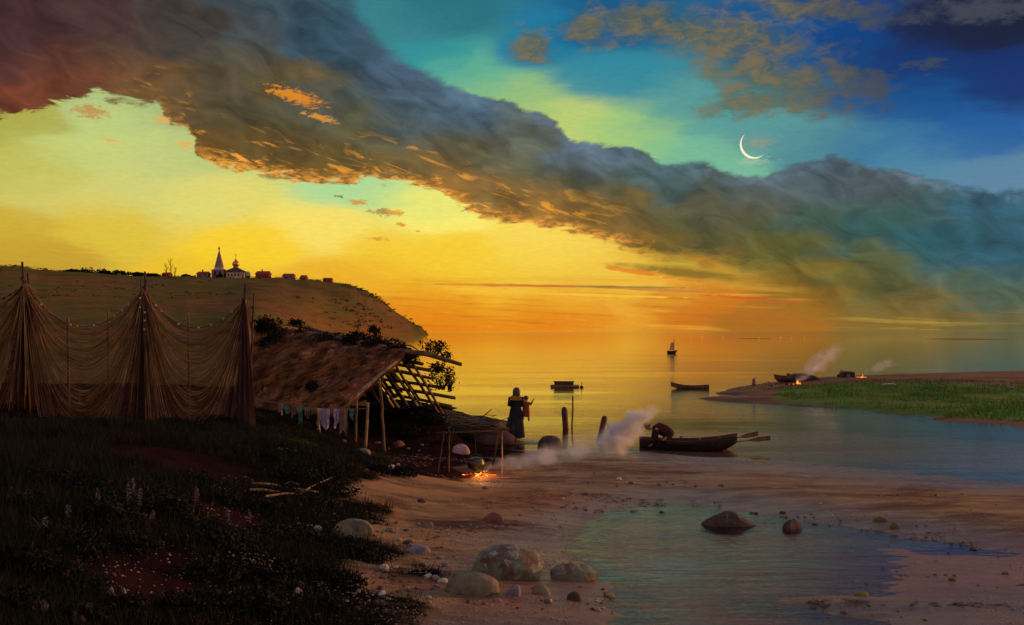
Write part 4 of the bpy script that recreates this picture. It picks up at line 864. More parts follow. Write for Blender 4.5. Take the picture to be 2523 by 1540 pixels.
for k, (px, wpx, hpx, cm, lab) in enumerate(RG):
    u = (px - 628) / 280.0; p = la.lerp(lb, u) - Vector((0, 0, .13 * 4 * u * (1 - u))); d = p.y; w_, h_ = S(wpx, d), S(hpx, d); mb = MB()
    mb.grid(lambda a, b_: (p.x + (a - .5) * w_ * (1 - .15 * b_) + .01 * math.sin(9 * b_ + k), p.y - .03 + .02 * math.sin(a * 14 + k) * (.4 + b_), p.z + .008 - b_ * h_ * (1 - .18 * math.sin(a * 5 + k * 2))), 14, 14)
    mb.grid(lambda a, b_: (p.x + (a - .5) * w_ * .95, p.y + .025 + .015 * math.sin(a * 14 + k) * (.4 + b_), p.z + .008 - b_ * h_ * .45), 10, 6)
    mb.grid(lambda a, b_: (p.x + (a - .5) * w_ * .97, p.y - .03 + .055 * b_, p.z + .012 + .006 * math.sin(math.pi * b_)), 6, 3)
    o = mb.build('rag', CM[cm], smooth=True); tag(o, lab, 'rag', 'rags on the clothesline')

# ------------------------------------------------------------------ shrubs, vines, weeds
def shrub(nm, c, rad, n, size, mm, label, seed, group=None, stems=4, cat='shrub', stemm='darkwood'):
    c = Vector(c); t = thing(nm, label, cat, (c.x, c.y, c.z - rad[2]), group)
    v, f = leaves(n, c, rad, size, seed); obj('foliage', v, f, M[mm], t)
    mb = MB(); rr = random.Random(seed)
    for k in range(stems):
        e_ = c + Vector((rr.uniform(-.7, .7) * rad[0], rr.uniform(-.7, .7) * rad[1], rr.uniform(0, .8) * rad[2])); s0 = c + Vector((rr.uniform(-.2, .2) * rad[0], 0, -rad[2] * 1.05))
        mb.tube([s0, s0.lerp(e_, .5) + Vector((rr.uniform(-.1, .1), 0, .03)) * rad[0], e_], [size * .35, size * .25, size * .12], 5)
    mb.build('stem', M[stemm], t); return t
g1 = 'plants rooted on the hut roof'
for k, (x, y, rx, ry, n, d, lab) in enumerate([
    (655, 800, 34, 22, 900, 35.2, 'dark leafy shrub behind the third net pole'), (700, 835, 42, 30, 1100, 34.8, 'large dark shrub at the back end of the hut roof'), (668, 850, 34, 34, 900, 34.4, 'dark shrub low against the net beside the roof'),
    (745, 822, 26, 16, 500, 34.6, 'small shrub where the thin roof pole starts'), (728, 795, 20, 9, 200, 35, 'sparse sprig at the top of the back shrub'),
    (815, 836, 44, 16, 800, 33.6, 'low dark weeds in the middle of the ridge'), (880, 836, 36, 17, 800, 33.0, 'dark weeds on the ridge below the tall tuft'), (928, 848, 36, 17, 800, 32.4, 'dark weeds just right of the tall ridge tuft'),
    (978, 862, 34, 20, 800, 31.8, 'dark leafy clump above the open front of the hut'), (1010, 880, 24, 20, 420, 31.5, 'dark clump hanging over the gable tip'),
    (1070, 856, 40, 22, 300, 31.3, 'round twiggy vine crown on the sticking ridge beam'), (1098, 878, 16, 14, 160, 31.2, 'thin vine end right of the round vine crown'),
    (1088, 925, 40, 34, 240, 31.3, 'open vine hanging right of the rafters'), (1108, 935, 22, 26, 110, 31.2, 'loose vine tip hanging farthest right of the hut'), (1078, 905, 24, 14, 200, 31.4, 'vine under the ridge beam end'),
    (770, 952, 19, 15, 260, 30.9, 'dark weed growing low on the roof slope'), (744, 890, 14, 7, 110, 32.6, 'small dark weed on the upper roof slope'), (922, 920, 15, 11, 150, 31.0, 'dark moss tuft near the gable pole')]):
    c = Q(x, y, d); shrub('shrub', c, (S(rx, d), S(rx, d) * .7, S(ry, d)), int(n * 1.4), .040 if k < 10 else .034, 'leafr' if k % 2 or k > 9 else 'leaf', lab, 40 + k, g1, 6 if k < 10 else 16)
# tall tuft on the ridge with two leafy heads
t = thing('ridge_plant', 'tall leafy plant standing up from the hut ridge against the water', 'plant', tuple(Q(930, 860, 33)))
for (x, y, rx, ry, n, s_) in [(922, 815, 18, 9, 190, 1), (930, 832, 12, 10, 90, 2), (918, 806, 12, 5, 70, 6), (970, 837, 14, 3, 36, 3), (915, 840, 14, 4, 40, 4), (950, 845, 10, 5, 50, 5)]:
    c = Q(x, y, 33); v, f = leaves(n, c, (S(rx, 33), S(rx, 33) * .6, S(ry, 33)), .04, 70 + s_); obj('foliage', v, f, M['leafr'], t)
    MB().tube([Q(935, 865, 33), Q((935 + x) / 2 + 3, (865 + y) / 2, 33), Q(x, y, 33)], [.018, .013, .008], 5).build('stem', M['darkwood'], t)
def vine(pts, d, r0, label):
    t = MB().tube([Q(x, y, d) for x, y in pts], [r0 * (1 - .6 * i / len(pts)) for i in range(len(pts))], 6, .3).build('vine_branch', M['darkwood']); return tag(t, label, 'branch')
vine([(960, 852), (990, 848), (1015, 853), (1035, 866), (1060, 876)], 31.6, .022, 'curved vine branch arching along the ridge end')
vine([(1060, 845), (1078, 860), (1090, 875), (1116, 874)], 31.2, .018, 'bare vine branch ending right of the vine crown')
vine([(1050, 893), (1085, 905), (1100, 925), (1110, 950), (1118, 962)], 31.2, .014, 'drooping vine branch at the broken side of the hut')
# nettles and weeds along the foot of the nets, in front of the hut wall and on the near bank
NB = []
rnd = random.Random(21)
spec = [(255,1018,30,20),(215,1030,40,18),(300,1030,40,18),(330,1040,36,16),(420,1045,30,18),(440,1030,24,20),(480,1050,34,14),(540,1045,34,20),(580,1032,30,22),(120,1025,46,18),(40,1020,50,18),
        (700,1045,40,14),(760,1055,44,18),(640,1040,30,14),(820,1075,40,16),(1010,1050,46,18),(1060,1060,40,16),(1085,1028,26,14),(1065,1045,36,16),(1105,1050,26,12),(1030,1075,30,12),(1075,1078,30,12),(990,1030,40,18),(1125,1060,22,10),(1110,1068,26,12),(1140,1078,24,10),(1130,1042,26,12),(1095,1090,26,9),(1090,1040,30,12),(960,1062,24,12),(1040,1035,44,16),
        (560,1110,36,12),(610,1125,30,12),(690,1180,50,22),(740,1190,60,26),(790,1180,40,22),(850,1185,46,20),(690,1215,50,14),(830,1215,50,22),(760,1240,60,16),
        (640,1330,60,26),(700,1325,60,24),(760,1340,60,26),(820,1345,60,26),(870,1370,56,24),(920,1385,44,20),(600,1360,60,30),(540,1345,60,30),(480,1310,60,40),(420,1280,60,46),(370,1260,60,50),(300,1270,60,50),(240,1290,60,46),
        (500,1420,60,34),(560,1430,60,34),(640,1430,60,34),(720,1420,60,30),(790,1425,50,26),(850,1440,50,24),(430,1500,60,30),(520,1500,60,34),(610,1500,60,34),(690,1500,50,26),(330,1350,50,26),(760,1490,44,22),(820,1500,40,20),
        (200,1210,60,24),(110,1180,60,24),(60,1260,60,40),(120,1330,60,40),(200,1370,60,40),(60,1400,70,46),(150,1430,70,40),(230,1460,50,26),(40,1500,80,40),(180,1520,70,30),(300,1500,50,26),(330,1180,50,20),(480,1190,50,18),(560,1240,50,22),(640,1255,50,20),(890,1140,50,14),(930,1160,50,16),(990,1170,40,14)]
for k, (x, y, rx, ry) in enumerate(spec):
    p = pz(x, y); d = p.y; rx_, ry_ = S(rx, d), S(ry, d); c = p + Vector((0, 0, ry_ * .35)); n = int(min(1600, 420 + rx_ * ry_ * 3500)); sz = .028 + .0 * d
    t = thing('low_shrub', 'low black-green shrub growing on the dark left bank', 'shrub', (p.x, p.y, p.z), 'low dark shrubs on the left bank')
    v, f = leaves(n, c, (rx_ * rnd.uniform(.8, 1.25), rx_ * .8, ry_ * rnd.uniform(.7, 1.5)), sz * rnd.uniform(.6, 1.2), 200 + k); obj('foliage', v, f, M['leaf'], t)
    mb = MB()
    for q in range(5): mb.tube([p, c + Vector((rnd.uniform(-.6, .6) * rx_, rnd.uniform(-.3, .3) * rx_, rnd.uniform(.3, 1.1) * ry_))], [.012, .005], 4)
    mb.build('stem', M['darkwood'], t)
# grass of the bank, one mass
def blades(n, seed, region, hmin, hmax, wd=.004):
    r_ = np.random.default_rng(seed); pts = []
    x0, x1, y0, y1 = region; X = r_.uniform(x0, x1, n * 3); Y = r_.uniform(y0, y1, n * 3)
    keep = (turf_mask(X, Y) > .30 + .4 * r_.random(len(X))) & (fbm(X * 1.5, Y * 1.5, 4, 3) > -.12) & (np.abs(X / Y) < .52) & ((Y < 24) | (X / Y * F + CX < 1015)) & (sum(np.exp(-(((X - a_) / c_) ** 2 + ((Y - b_) / d_) ** 2)) for a_, b_, c_, d_ in RP) < .25 + .5 * r_.random(len(X))); X, Y = X[keep][:n], Y[keep][:n]; Zg = ground(X, Y); n = len(X)
    a = r_.uniform(0, 6.28, n); h = r_.uniform(hmin, hmax, n); ln = r_.normal(0, .35, (n, 2)) * h[:, None]; w_ = wd * (.6 + Y / 18)
    b0 = np.stack([X - np.cos(a) * w_, Y - np.sin(a) * w_, Zg - .01], 1); b1 = np.stack([X + np.cos(a) * w_, Y + np.sin(a) * w_, Zg - .01], 1); tp = np.stack([X + ln[:, 0], Y + ln[:, 1], Zg + h], 1)
    return np.stack([b0, b1, tp], 1).reshape(-1, 3), np.arange(3 * n).reshape(-1, 3)
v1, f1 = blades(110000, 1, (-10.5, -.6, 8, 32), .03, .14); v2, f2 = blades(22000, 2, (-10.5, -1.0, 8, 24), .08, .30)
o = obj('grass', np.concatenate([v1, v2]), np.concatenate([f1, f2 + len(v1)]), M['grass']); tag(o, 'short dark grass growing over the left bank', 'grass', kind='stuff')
# flowering stalks
M['flower'] = mat('dusky_flower', (0.20, 0.06, 0.06), 0.8, (0.10, 0.08, 0.12), 14); M['flowerg'] = mat('pale_flower', (0.085, 0.08, 0.075), 0.8, (0.10, 0.08, 0.12), 14)
for k, (x, y0, y1, mm, lab) in enumerate([(328, 1280, 1172, 'flowerg', 'tallest pale flower spike on the dark bank'), (312, 1285, 1185, 'flowerg', 'pale flower spike left of the tallest one'), (340, 1290, 1200, 'flowerg', 'grey flower spike right of the tallest one'), (240, 1285, 1205, 'flowerg', 'leaning pale flower spike with a bright tip'),
      (488, 1275, 1200, 'flower', 'reddish flower spike standing alone'), (175, 1300, 1245, 'flowerg', 'short pale flower at the far left'), (378, 1300, 1258, 'flower', 'short plant with one red flower head'), (612, 1310, 1255, 'flower', 'thin dark red spike before the brown hollow'), (555, 1315, 1250, 'flowerg', 'thin bluish spike before the brown hollow'), (110, 1330, 1270, 'flowerg', 'dim flower near the left edge of the bank')]):
    p = pz(x, y0); h = S(y0 - y1, p.y); t = thing('flower_spike', lab, 'flower', tuple(p), 'flower spikes on the left bank'); tp = p + Vector((.03 * math.sin(k), 0, h))
    MB().tube([p, p.lerp(tp, .5) + Vector((.015, 0, 0)), tp], [.007, .006, .003], 5).build('stalk', M['grass'], t)
    v, f = leaves(90, tp - Vector((0, 0, h * .28)), (.026, .026, h * .27), .012, 300 + k, .8, .5); obj('blossom', v, f, M[mm], t)
    v, f = leaves(30, p + Vector((0, 0, h * .25)), (.08, .08, h * .2), .03, 320 + k, .35); obj('foliage', v, f, M['leaf'], t)
# driftwood on the bank
def limb(px, mm, label, r0, cat='branch', z=None, name='driftwood_branch', lift=.04, group=None):
    pts = [pz(x, y) + Vector((0, 0, lift + .03 * (i % 2))) for i, (x, y) in enumerate(px)]
    o = MB().tube(pts, [r0 * (1 - .6 * i / len(pts)) for i in range(len(pts))], 7, .35, seed=int(px[0][0])).build(name, M[mm]); return tag(o, label, cat, group)
gd = 'driftwood on the left bank'
limb([(620, 1197), (670, 1203), (710, 1209), (748, 1216), (784, 1218)], 'palewood', 'long pale branch lying across the dark bank', .026, group=gd)
limb([(655, 1229), (700, 1226), (740, 1222), (768, 1208), (790, 1194), (822, 1184)], 'palewood', 'pale forked branch crossing the long one', .022, group=gd)
limb([(616, 1212), (650, 1217), (700, 1220), (745, 1218)], 'wood', 'brown branch lying under the pale pair', .026, group=gd)
limb([(738, 1200), (715, 1196), (700, 1199)], 'palewood', 'short pale twig above the crossed branches', .012, group=gd)
# ------------------------------------------------------------------ stones
def ico(sub):
    bm = bmesh.new(); bmesh.ops.create_icosphere(bm, subdivisions=sub, radius=1.0); v = np.array([x.co[:] for x in bm.verts]); f = np.array([[q.index for q in p.verts] for p in bm.faces]); bm.free(); return v, f
ICO = {s: ico(s) for s in (2, 3, 5)}
def stone(c, rad, mm, seed, sub=5, cuts=11, rot=0.0, rough=.10, flat=None, tilt=0.0):
    v, f = ICO[sub]; v = v.copy(); rr = np.random.default_rng(seed)
    v /= ((np.abs(v) ** 2.25).sum(1) ** (1 / 2.25))[:, None]
    for k in range(cuts):
        n = rr.normal(size=3); n /= np.linalg.norm(n); d = rr.uniform(.60, .95)
        s_ = v @ n; over = np.maximum(s_ - d, 0); v -= n * over[:, None] * .9
    if flat: v[:, 2] = np.minimum(v[:, 2], flat + .15 * (v[:, 2] - flat))
    v *= (1 + rough * .7 * fbm(v[:, 0] * 6, v[:, 1] * 6, v[:, 2] * 6 + seed, 4))[:, None]; v *= (1 + rough * 2 * fbm(v[:, 0] * 1.7 + seed, v[:, 1] * 1.7, v[:, 2] * 1.7, 5))[:, None]
    v *= np.array(rad); m_ = np.array(Matrix.Rotation(rot, 3, 'Z') @ Matrix.Rotation(tilt, 3, 'Y')); v = v @ m_.T
    return v + np.array(c), f
def rock(px0, px1, ytop, ybase, mm, label, seed, name='boulder', depth=.7, group=None, sub=5, sink=.25, **kw):
    p = pz((px0 + px1) / 2, ybase); d = p.y + S((px1 - px0) / 2, p.y) * depth * .6; w_ = S(px1 - px0, d) / 2; h = S(ybase - ytop, d)
    zt = CZ - (ytop - HY) * d / F; z0 = min(p.z, zt - .02); hh = (zt - z0) * 1.12; c = (((px0 + px1) / 2 - CX) * d / F, d, z0 - (zt - z0) * .08)
    hh = hh if not kw.get('flat') else hh * .86 / kw['flat']
    v, f = stone(c, (w_, w_ * depth, max(hh, .02)), mm, seed, sub, **kw); o = obj(name, v, f, M[mm], smooth=True); return tag(o, label, 'rock' if name != 'pebble' else 'pebble', group)
rock(1155, 1346, 1345, 1424, 'rock_grey', 'largest rounded boulder on the near beach with a grey-green top', 5, rot=.1, cuts=11)
rock(1095, 1233, 1413, 1466, 'rock_tan', 'pale slab just in front of the largest boulder', 8, rot=-.1, tilt=-.08)
rock(1352, 1472, 1388, 1428, 'rock_grey', 'flat pale-topped stone right of the largest boulder', 12, tilt=.06)
rock(805, 922, 1281, 1322, 'rock_tan', 'tilted flat slab at the edge of the dark bank', 21, tilt=-.14)
rock(1722, 1872, 1257, 1312, 'rock_dark', 'large dark boulder standing in the pool', 31, rough=.07, cuts=5, sink=.3)
rock(1926, 1978, 1281, 1315, 'rock_dark', 'small round dark stone in the pool right of the dark boulder', 33, rough=.05, cuts=4, sink=.3)
rock(1323, 1386, 1074, 1104, 'rock_dark', 'round dark boulder at the water edge right of the woman', 41, rough=.04, cuts=3, sink=.3)
rock(1112, 1158, 1095, 1118, 'rock_pink', 'pinkish white lump of stone behind the cooking pot', 43, rough=.06, cuts=3, sink=.3)
rock(1616, 1642, 1259, 1272, 'rock_dark', 'little dark stone at the left shore of the pool', 45, sub=3)
rock(770, 796, 1295, 1310, 'rock_pink', 'small pinkish stone left of the tilted slab', 46, sub=3)
rock(1000, 1070, 1342, 1362, 'rock_violet', 'bluish grey stone between the slab and the largest boulder', 47, sub=3)
rock(1185, 1242, 1262, 1284, 'rock_red', 'reddish stone pair lying alone on open sand', 48, sub=3)
rock(1245, 1290, 1438, 1468, 'rock_violet', 'dark violet stone in front of the largest boulder', 49, sub=3)
rock(1310, 1360, 1438, 1464, 'rock_tan', 'grey tan stone between two violet stones', 50, sub=3)
rock(1395, 1435, 1458, 1480, 'rock_dark', 'dark stone under the flat pale-topped one', 51, sub=3)
rock(1480, 1515, 1458, 1472, 'rock_tan', 'small tan stone near the pool corner', 52, sub=3)
rock(1035, 1070, 1284, 1300, 'rock_tan', 'tan oblong stone on the sand above the pebbles', 53, sub=3)
rock(718, 748, 1447, 1476, 'rock_pink', 'pale pinkish cobble low in the dark shrubs', 54, sub=3)
rock(688, 716, 1472, 1490, 'rock_violet', 'grey cobble left of the pale pinkish one', 55, sub=3)
rock(250, 285, 1444, 1462, 'rock_violet', 'half buried round stone in the left bank hollow', 56, sub=3)
rock(295, 312, 1446, 1460, 'rock_violet', 'small ring-like stone in the left bank hollow', 57, sub=3)
rock(60, 120, 1470, 1500, 'rock_dark', 'dark cobble at the bottom left', 58, sub=3); rock(165, 215, 1510, 1535, 'rock_dark', 'dark cobble at the very bottom left', 59, sub=3)
rock(2150, 2190, 1272, 1284, 'rock_olive', 'green stone on the sand beyond the pool', 60, sub=3); rock(2190, 2216, 1287, 1302, 'rock_olive', 'second green stone nearer the pool', 61, sub=3)
rock(1548, 1580, 1255, 1268, 'rock_olive', 'greenish stone at the pool tip', 62, sub=3)
rock(870, 920, 1104, 1117, 'rock_tan', 'tan stone at the foot of the hut posts', 63, sub=3); rock(835, 858, 1082, 1092, 'rock_tan', 'small tan stone under the hanging rags', 64, sub=3)
rock(960, 1000, 1085, 1100, 'rock_red', 'brown stone right of the hut posts', 65, sub=3); rock(2103, 2145, 1458, 1468, 'rock_olive', 'flat stone on the edge of the dark spit', 66, sub=3)
rock(945, 975, 1300, 1312, 'rock_tan', 'round stone right of the mossy patch', 67, sub=3); rock(1025, 1050, 1228, 1238, 'rock_dark', 'lone dark stone on the upper sand', 68, sub=3)
rnd = random.Random(99); mats_ = ['rock_tan', 'rock_grey', 'rock_violet', 'rock_pink', 'rock_olive', 'rock_red', 'rock_dark', 'rock_white']
proto = {}
for mm in mats_:
    for s_ in range(3):
        v, f = stone((0, 0, 0), (1, .75, .5), mm, 500 + s_, 2, 4, rough=.12); me = bpy.data.meshes.new('pebble'); quick(me, v.astype(np.float32), f); me.materials.append(M[mm]); me.polygons.foreach_set('use_smooth', np.ones(len(f), bool)); proto[mm, s_] = me
def pebble(x, y, wpx, mm):
    p = pz(x, y, .2); o = bpy.data.objects.new('pebble', proto[mm, rnd.randrange(3)]); C.objects.link(o); s_ = S(wpx, p.y) / 2 * 1.5
    o.location = (p.x, p.y, p.z + s_ * .18); o.scale = (s_, s_ * rnd.uniform(.8, 1.2), s_ * rnd.uniform(.7, 1.1)); o.rotation_euler = (rnd.uniform(-.2, .2), rnd.uniform(-.2, .2), rnd.uniform(0, 6))
    return tag(o, 'small smooth pebble lying loose on the brown beach', 'pebble', 'pebbles scattered over the beach')
fields = [(70, (930, 1120), (1330, 1480), 9), (50, (820, 1010), (1400, 1520), 9), (26, (920, 1090), (1290, 1345), 9), (30, (1130, 1500), (1430, 1510), 8), (22, (1850, 2100), (1262, 1300), 7), (26, (2060, 2500), (1300, 1450), 7), (14, (1400, 1800), (1180, 1245), 6),
          (16, (1150, 1400), (1200, 1320), 6), (10, (2000, 2500), (1210, 1300), 5), (8, (1900, 2400), (1485, 1530), 7), (14, (900, 1100), (1090, 1160), 7)]
for n, (x0, x1), (y0, y1), sz in fields:
    for k in range(n): pebble(rnd.uniform(x0, x1), rnd.uniform(y0, y1), sz * rnd.uniform(.6, 2.2) if rnd.random() < .3 else sz * rnd.uniform(.5, 1.2), rnd.choice(mats_))
r_ = np.random.default_rng(8); n = 16000; X = r_.uniform(-5, 9, n * 2); Y = r_.uniform(11.5, 30, n * 2); dn = fbm(X * .6, Y * .9, 6, 4) + .25 * (X < 0) * (Y < 19); k_ = (dn > .05) & (np.abs(X / Y) < .5); X, Y = X[k_][:n], Y[k_][:n]; Zg = ground(X, Y); k_ = Zg > -.05; X, Y, Zg = X[k_], Y[k_], Zg[k_]
xa, ya = r_.uniform(-3.4, 1.2, 7000), r_.uniform(12, 19.5, 7000); ka = (fbm(xa * .8, ya * 1.2, 3, 4) > -.06); X = np.concatenate([X, xa[ka]]); Y = np.concatenate([Y, ya[ka]]); Zg = np.concatenate([Zg, ground(xa[ka], ya[ka])])
V = []; oct_ = np.array([(1, 0, 0), (0, 1, 0), (-1, 0, 0), (0, -1, 0), (0, 0, .6), (0, 0, -.6)]); of = np.array([(0, 1, 4), (1, 2, 4), (2, 3, 4), (3, 0, 4), (1, 0, 5), (2, 1, 5), (3, 2, 5), (0, 3, 5)])
sz = .005 + .020 * r_.random(len(X)) ** 2.5; V = (oct_[None] * sz[:, None, None] + np.stack([X, Y, Zg], 1)[:, None]).reshape(-1, 3); Fc = (of[None] + (np.arange(len(X)) * 6)[:, None, None]).reshape(-1, 3)
M['gravel'] = mat('beach_gravel', (0.16, 0.10, 0.07), 0.8, (0.28, 0.22, 0.17), 9, third=(0.10, 0.07, 0.07))
o = obj('gravel', V, Fc, M['gravel']); tag(o, 'fine gravel strewn over the beach', 'gravel', kind='stuff')

# dark wrack left by the water in broken lines
r_ = np.random.default_rng(31); V = []; n = 0
for (x0, y0, x1, y1, sp, m_) in [(1290, 1218, 1780, 1240, 5, 900), (1380, 1252, 1640, 1246, 3, 500), (1330, 1160, 1700, 1196, 4, 260), (1900, 1262, 2480, 1345, 6, 700), (1950, 1472, 2500, 1482, 4, 600), (1180, 1250, 1400, 1225, 4, 200), (1000, 1330, 1300, 1300, 5, 220)]:
    t = r_.random(int(m_ * .6)); k_ = vnoise(t * 22 + x0, t * 0) > .45; t = t[k_]
    for q in t:
        p = P(x0 + (x1 - x0) * q, y0 + (y1 - y0) * q + r_.normal() * sp, .1); z = gz(p.x, p.y) + .006
        if z < -.01: continue
        a = r_.uniform(0, 6.28); l = r_.uniform(.015, .07); c_, s2 = math.cos(a) * l, math.sin(a) * l * .5
        V += [(p.x - c_, p.y - s2, z), (p.x + s2 * .5, p.y - c_ * .4, z + .003), (p.x + c_, p.y + s2, z), (p.x - s2 * .5, p.y + c_ * .4, z + .006)]; n += 1
M['wrack'] = mat('dark_seaweed', (0.02, 0.012, 0.012), 0.6, (0.05, 0.025, 0.02), 6)
o = obj('seaweed', V, np.arange(4 * n).reshape(-1, 4), M['wrack']); tag(o, 'dark wrack lying in broken lines on the sand', 'seaweed', kind='stuff')

# ------------------------------------------------------------------ boats
def hull(mb, L, beam, depth, sheer=.18, bow=.55, stern=.35, th=.03, n=28, m_=9, rocker=0.0):
    def st(u):
        w_ = beam / 2 * (math.sin(math.pi * min(1, max(0, (u * (1 - .0)) ** (.75 if u < .5 else 1)))) ** .55 if True else 1)
        if u < .5: w_ = beam / 2 * (stern + (1 - stern) * math.sin(math.pi * u) ** .8)
        else: w_ = beam / 2 * math.sin(math.pi * (1 - u)) ** .75 if u < 1 else .008
        top = depth + sheer * (abs(u - .45) / .55) ** 2 * (1.4 if u > .45 else .6); keel = depth * .9 * max(0, (u - .72) / .28) ** 2 + depth * .18 * max(0, (.2 - u) / .2) ** 2 + rocker * (2 * u - 1) ** 2
        return w_, top, keel
    def shell(off):
        o = len(mb.v)
        for i in range(n + 1):
            u = i / n; w_, top, keel = st(u)
            for j in range(-m_, m_ + 1):
                a = abs(j) / m_; y = math.copysign(max(w_ - off, 0.002) * math.sin(a * math.pi / 2) ** .8, j) if j else 0
                z = keel + off + (top - keel - off) * (1 - math.cos(a * math.pi / 2)) ** .9; mb.v.append(((u - .5) * (L - off * 2), y, z))
        k = 2 * m_ + 1
        for i in range(n):
            for j in range(k - 1): q = o + i * k + j; mb.f.append((q, q + 1, q + k + 1, q + k))
        return o, k
    o1, k = shell(0); o2, _ = shell(th)
    for i in range(n):
        for j in (0, k - 1): mb.f.append((o1 + i * k + j, o1 + (i + 1) * k + j, o2 + (i + 1) * k + j, o2 + i * k + j))
    mb.f.append(tuple(o1 + j for j in range(k))); mb.f.append(tuple(o2 + j for j in range(k))[::-1])
    return st
def placed(o, loc, rz, rx=0.0): o.location = loc; o.rotation_euler = (rx, 0, rz)
def boat(name, loc, rz, L, beam, depth, label, mm='darkwood', cat='boat', group=None, thw=3, rx=0.0, rim='redwood', **kw):
    t = tag(bpy.data.objects.new(name, None), label, cat, group); C.objects.link(t); placed(t, loc, rz, rx)
    mb = MB(); st = hull(mb, L, beam, depth, **kw); h = obj('hull', mb.v, mb.f, M[mm]); h.parent = t; h.data.polygons.foreach_set('use_smooth', np.ones(len(h.data.polygons), bool))
    for s_ in (-1, 1):
        gp = [((u - .5) * L, s_ * (st(u)[0] - .005), st(u)[1] + .008) for u in [i / 24 for i in range(25)]]; o = MB().tube(gp, .028, 6); o = obj('gunwale', o.v, o.f, M[rim]); o.parent = t
    for k in range(thw):
        u = .22 + .5 * k / max(1, thw - 1); w_, tp, _ = st(u); o = MB().box(((u - .5) * L, 0, tp - .10), (.10, w_ * .92, .018)); o = obj('thwart', o.v, o.f, M['wood']); o.parent = t
    ribs = MB()
    for k in range(6):
        u = .14 + .13 * k; w_, tp, kl = st(u); ribs.tube([((u - .5) * L, (w_ - .035) * math.sin(a) ** .8 * s_, kl + .035 + (tp - kl - .03) * (1 - math.cos(a)) ** .9) for s_, a in [(-1, 1.5), (-1, 1.1), (-1, .7), (-1, .3), (1, .3), (1, .7), (1, 1.1), (1, 1.5)]], .012, 4)
    o = obj('rib_frames', ribs.v, ribs.f, M['wood']); o.parent = t
    return t, st
bp = P(1706, 1108, 0.0); bl_ = S(232, bp.y)
M['tar'] = mat('tarred_planks', (0.012, 0.009, 0.010), 0.5, (0.03, 0.016, 0.016), 5, 0.6, 16, (.2, 1, 2))
near_boat, st = boat('rowing_boat', (bp.x - .08, bp.y + .35, -.13), R(-9), 2.95, .95, .37, 'black rowing boat with a crouching man by the near shore', 'tar', sheer=.16, stern=.16)
for k, (x0, y0, x1, y1, lab) in enumerate([(1770, 1090, 1868, 1068, 'oar sticking out highest over the bow of the black boat'), (1770, 1092, 1898, 1079, 'lower longer oar laid out over the bow of the black boat')]):
    d0, d1 = bp.y + .35, bp.y + .1 - .25 * k; a = Q(x0 - 60, y0 + 9, d0 + .05); b_ = Q(x1, y1, d1)
    t = thing('oar', lab, 'oar', tuple(a), 'oars of the black boat'); MB().tube([a, a.lerp(b_, .75)], [.020, .018], 7).build('shaft', M['wood'], t, True)
    bd_ = a.lerp(b_, .73); dr = (b_ - a).normalized(); up = Vector((0, 0, 1)); sd = dr.cross(up).normalized(); mb = MB()
    mb.grid(lambda u, v: bd_ + dr * (b_ - bd_).length * u + up * (v - .5) * (.05 + .09 * min(1, u * 3)) + sd * .008, 8, 2); mb.grid(lambda u, v: bd_ + dr * (b_ - bd_).length * u + up * (.5 - v) * (.05 + .09 * min(1, u * 3)) - sd * .008, 8, 2); mb.build('blade', M['wood'], t)
for k, (x, y, mm, lab) in enumerate([(1679, 1077, 'rock_red', 'small red bundle on the gunwale of the black boat'), (1723, 1079, 'palewood', 'brown bundle amidships in the black boat'), (1773, 1077, 'wood', 'brown bundle near the bow of the black boat')]):
    c = Q(x, y, bp.y + .35); v, f = stone((c.x, c.y, c.z - .02), (.05, .06, .055), mm, 80 + k, 3, 3); o = obj('bundle', v, f, M[mm], smooth=True); tag(o, lab, 'bundle', 'bundles in the black boat')
# upturned boat beside the fire, keel up
up_ = pz(1198, 1102, .3); t, st2 = boat('upturned_boat', (up_.x, up_.y + .75, up_.z + .52), R(176), 1.9, 1.0, .46, 'old maroon boat turned keel up near the fire', 'redwood', thw=2, rx=R(172), rim='darkwood', sheer=.03, rocker=.24)
# islet camp and craft
q = P(1705, 978, 0); t, _ = boat('islet_rowboat', (P(1700, 957, 0).x, P(1700, 957, 0).y, -.03), R(174), 2.35, .62, .18, 'small brown rowboat drawn to the tip of the green islet', 'wood', thw=2, sheer=.16)
q = P(1392, 955, 0); rf = thing('raft', 'low floating raft with a box cabin out on the yellow water', 'raft', tuple(q))
mb = MB()
for k in range(7): mb.tube([(q.x - .88 + .02 * (k % 2), q.y + k * .16, .06), (q.x + .82 + .05 * (k % 3), q.y + k * .16, .06)], .085, 8)
mb.build('log_deck', M['wood'], rf, True)
MB().box((q.x - .05, q.y + .5, .24), (.60, .4, .10)).build('cabin', M['redwood'], rf); MB().box((q.x - .05, q.y + .5, .355), (.66, .46, .018)).build('cabin_roof', M['darkwood'], rf)
q = P(1433, 955, 0); bu = thing('mooring_buoy', 'tiny dark float right of the raft', 'buoy', tuple(q)); MB().lathe((q.x, q.y, -.05), [(.05, 0), (.12, .06), (.10, .14), (.03, .17)], 10).build('body', M['darkwood'], bu, True); MB().tube([(q.x, q.y, .1), (q.x, q.y, .34)], .02, 6).build('stick', M['darkwood'], bu)
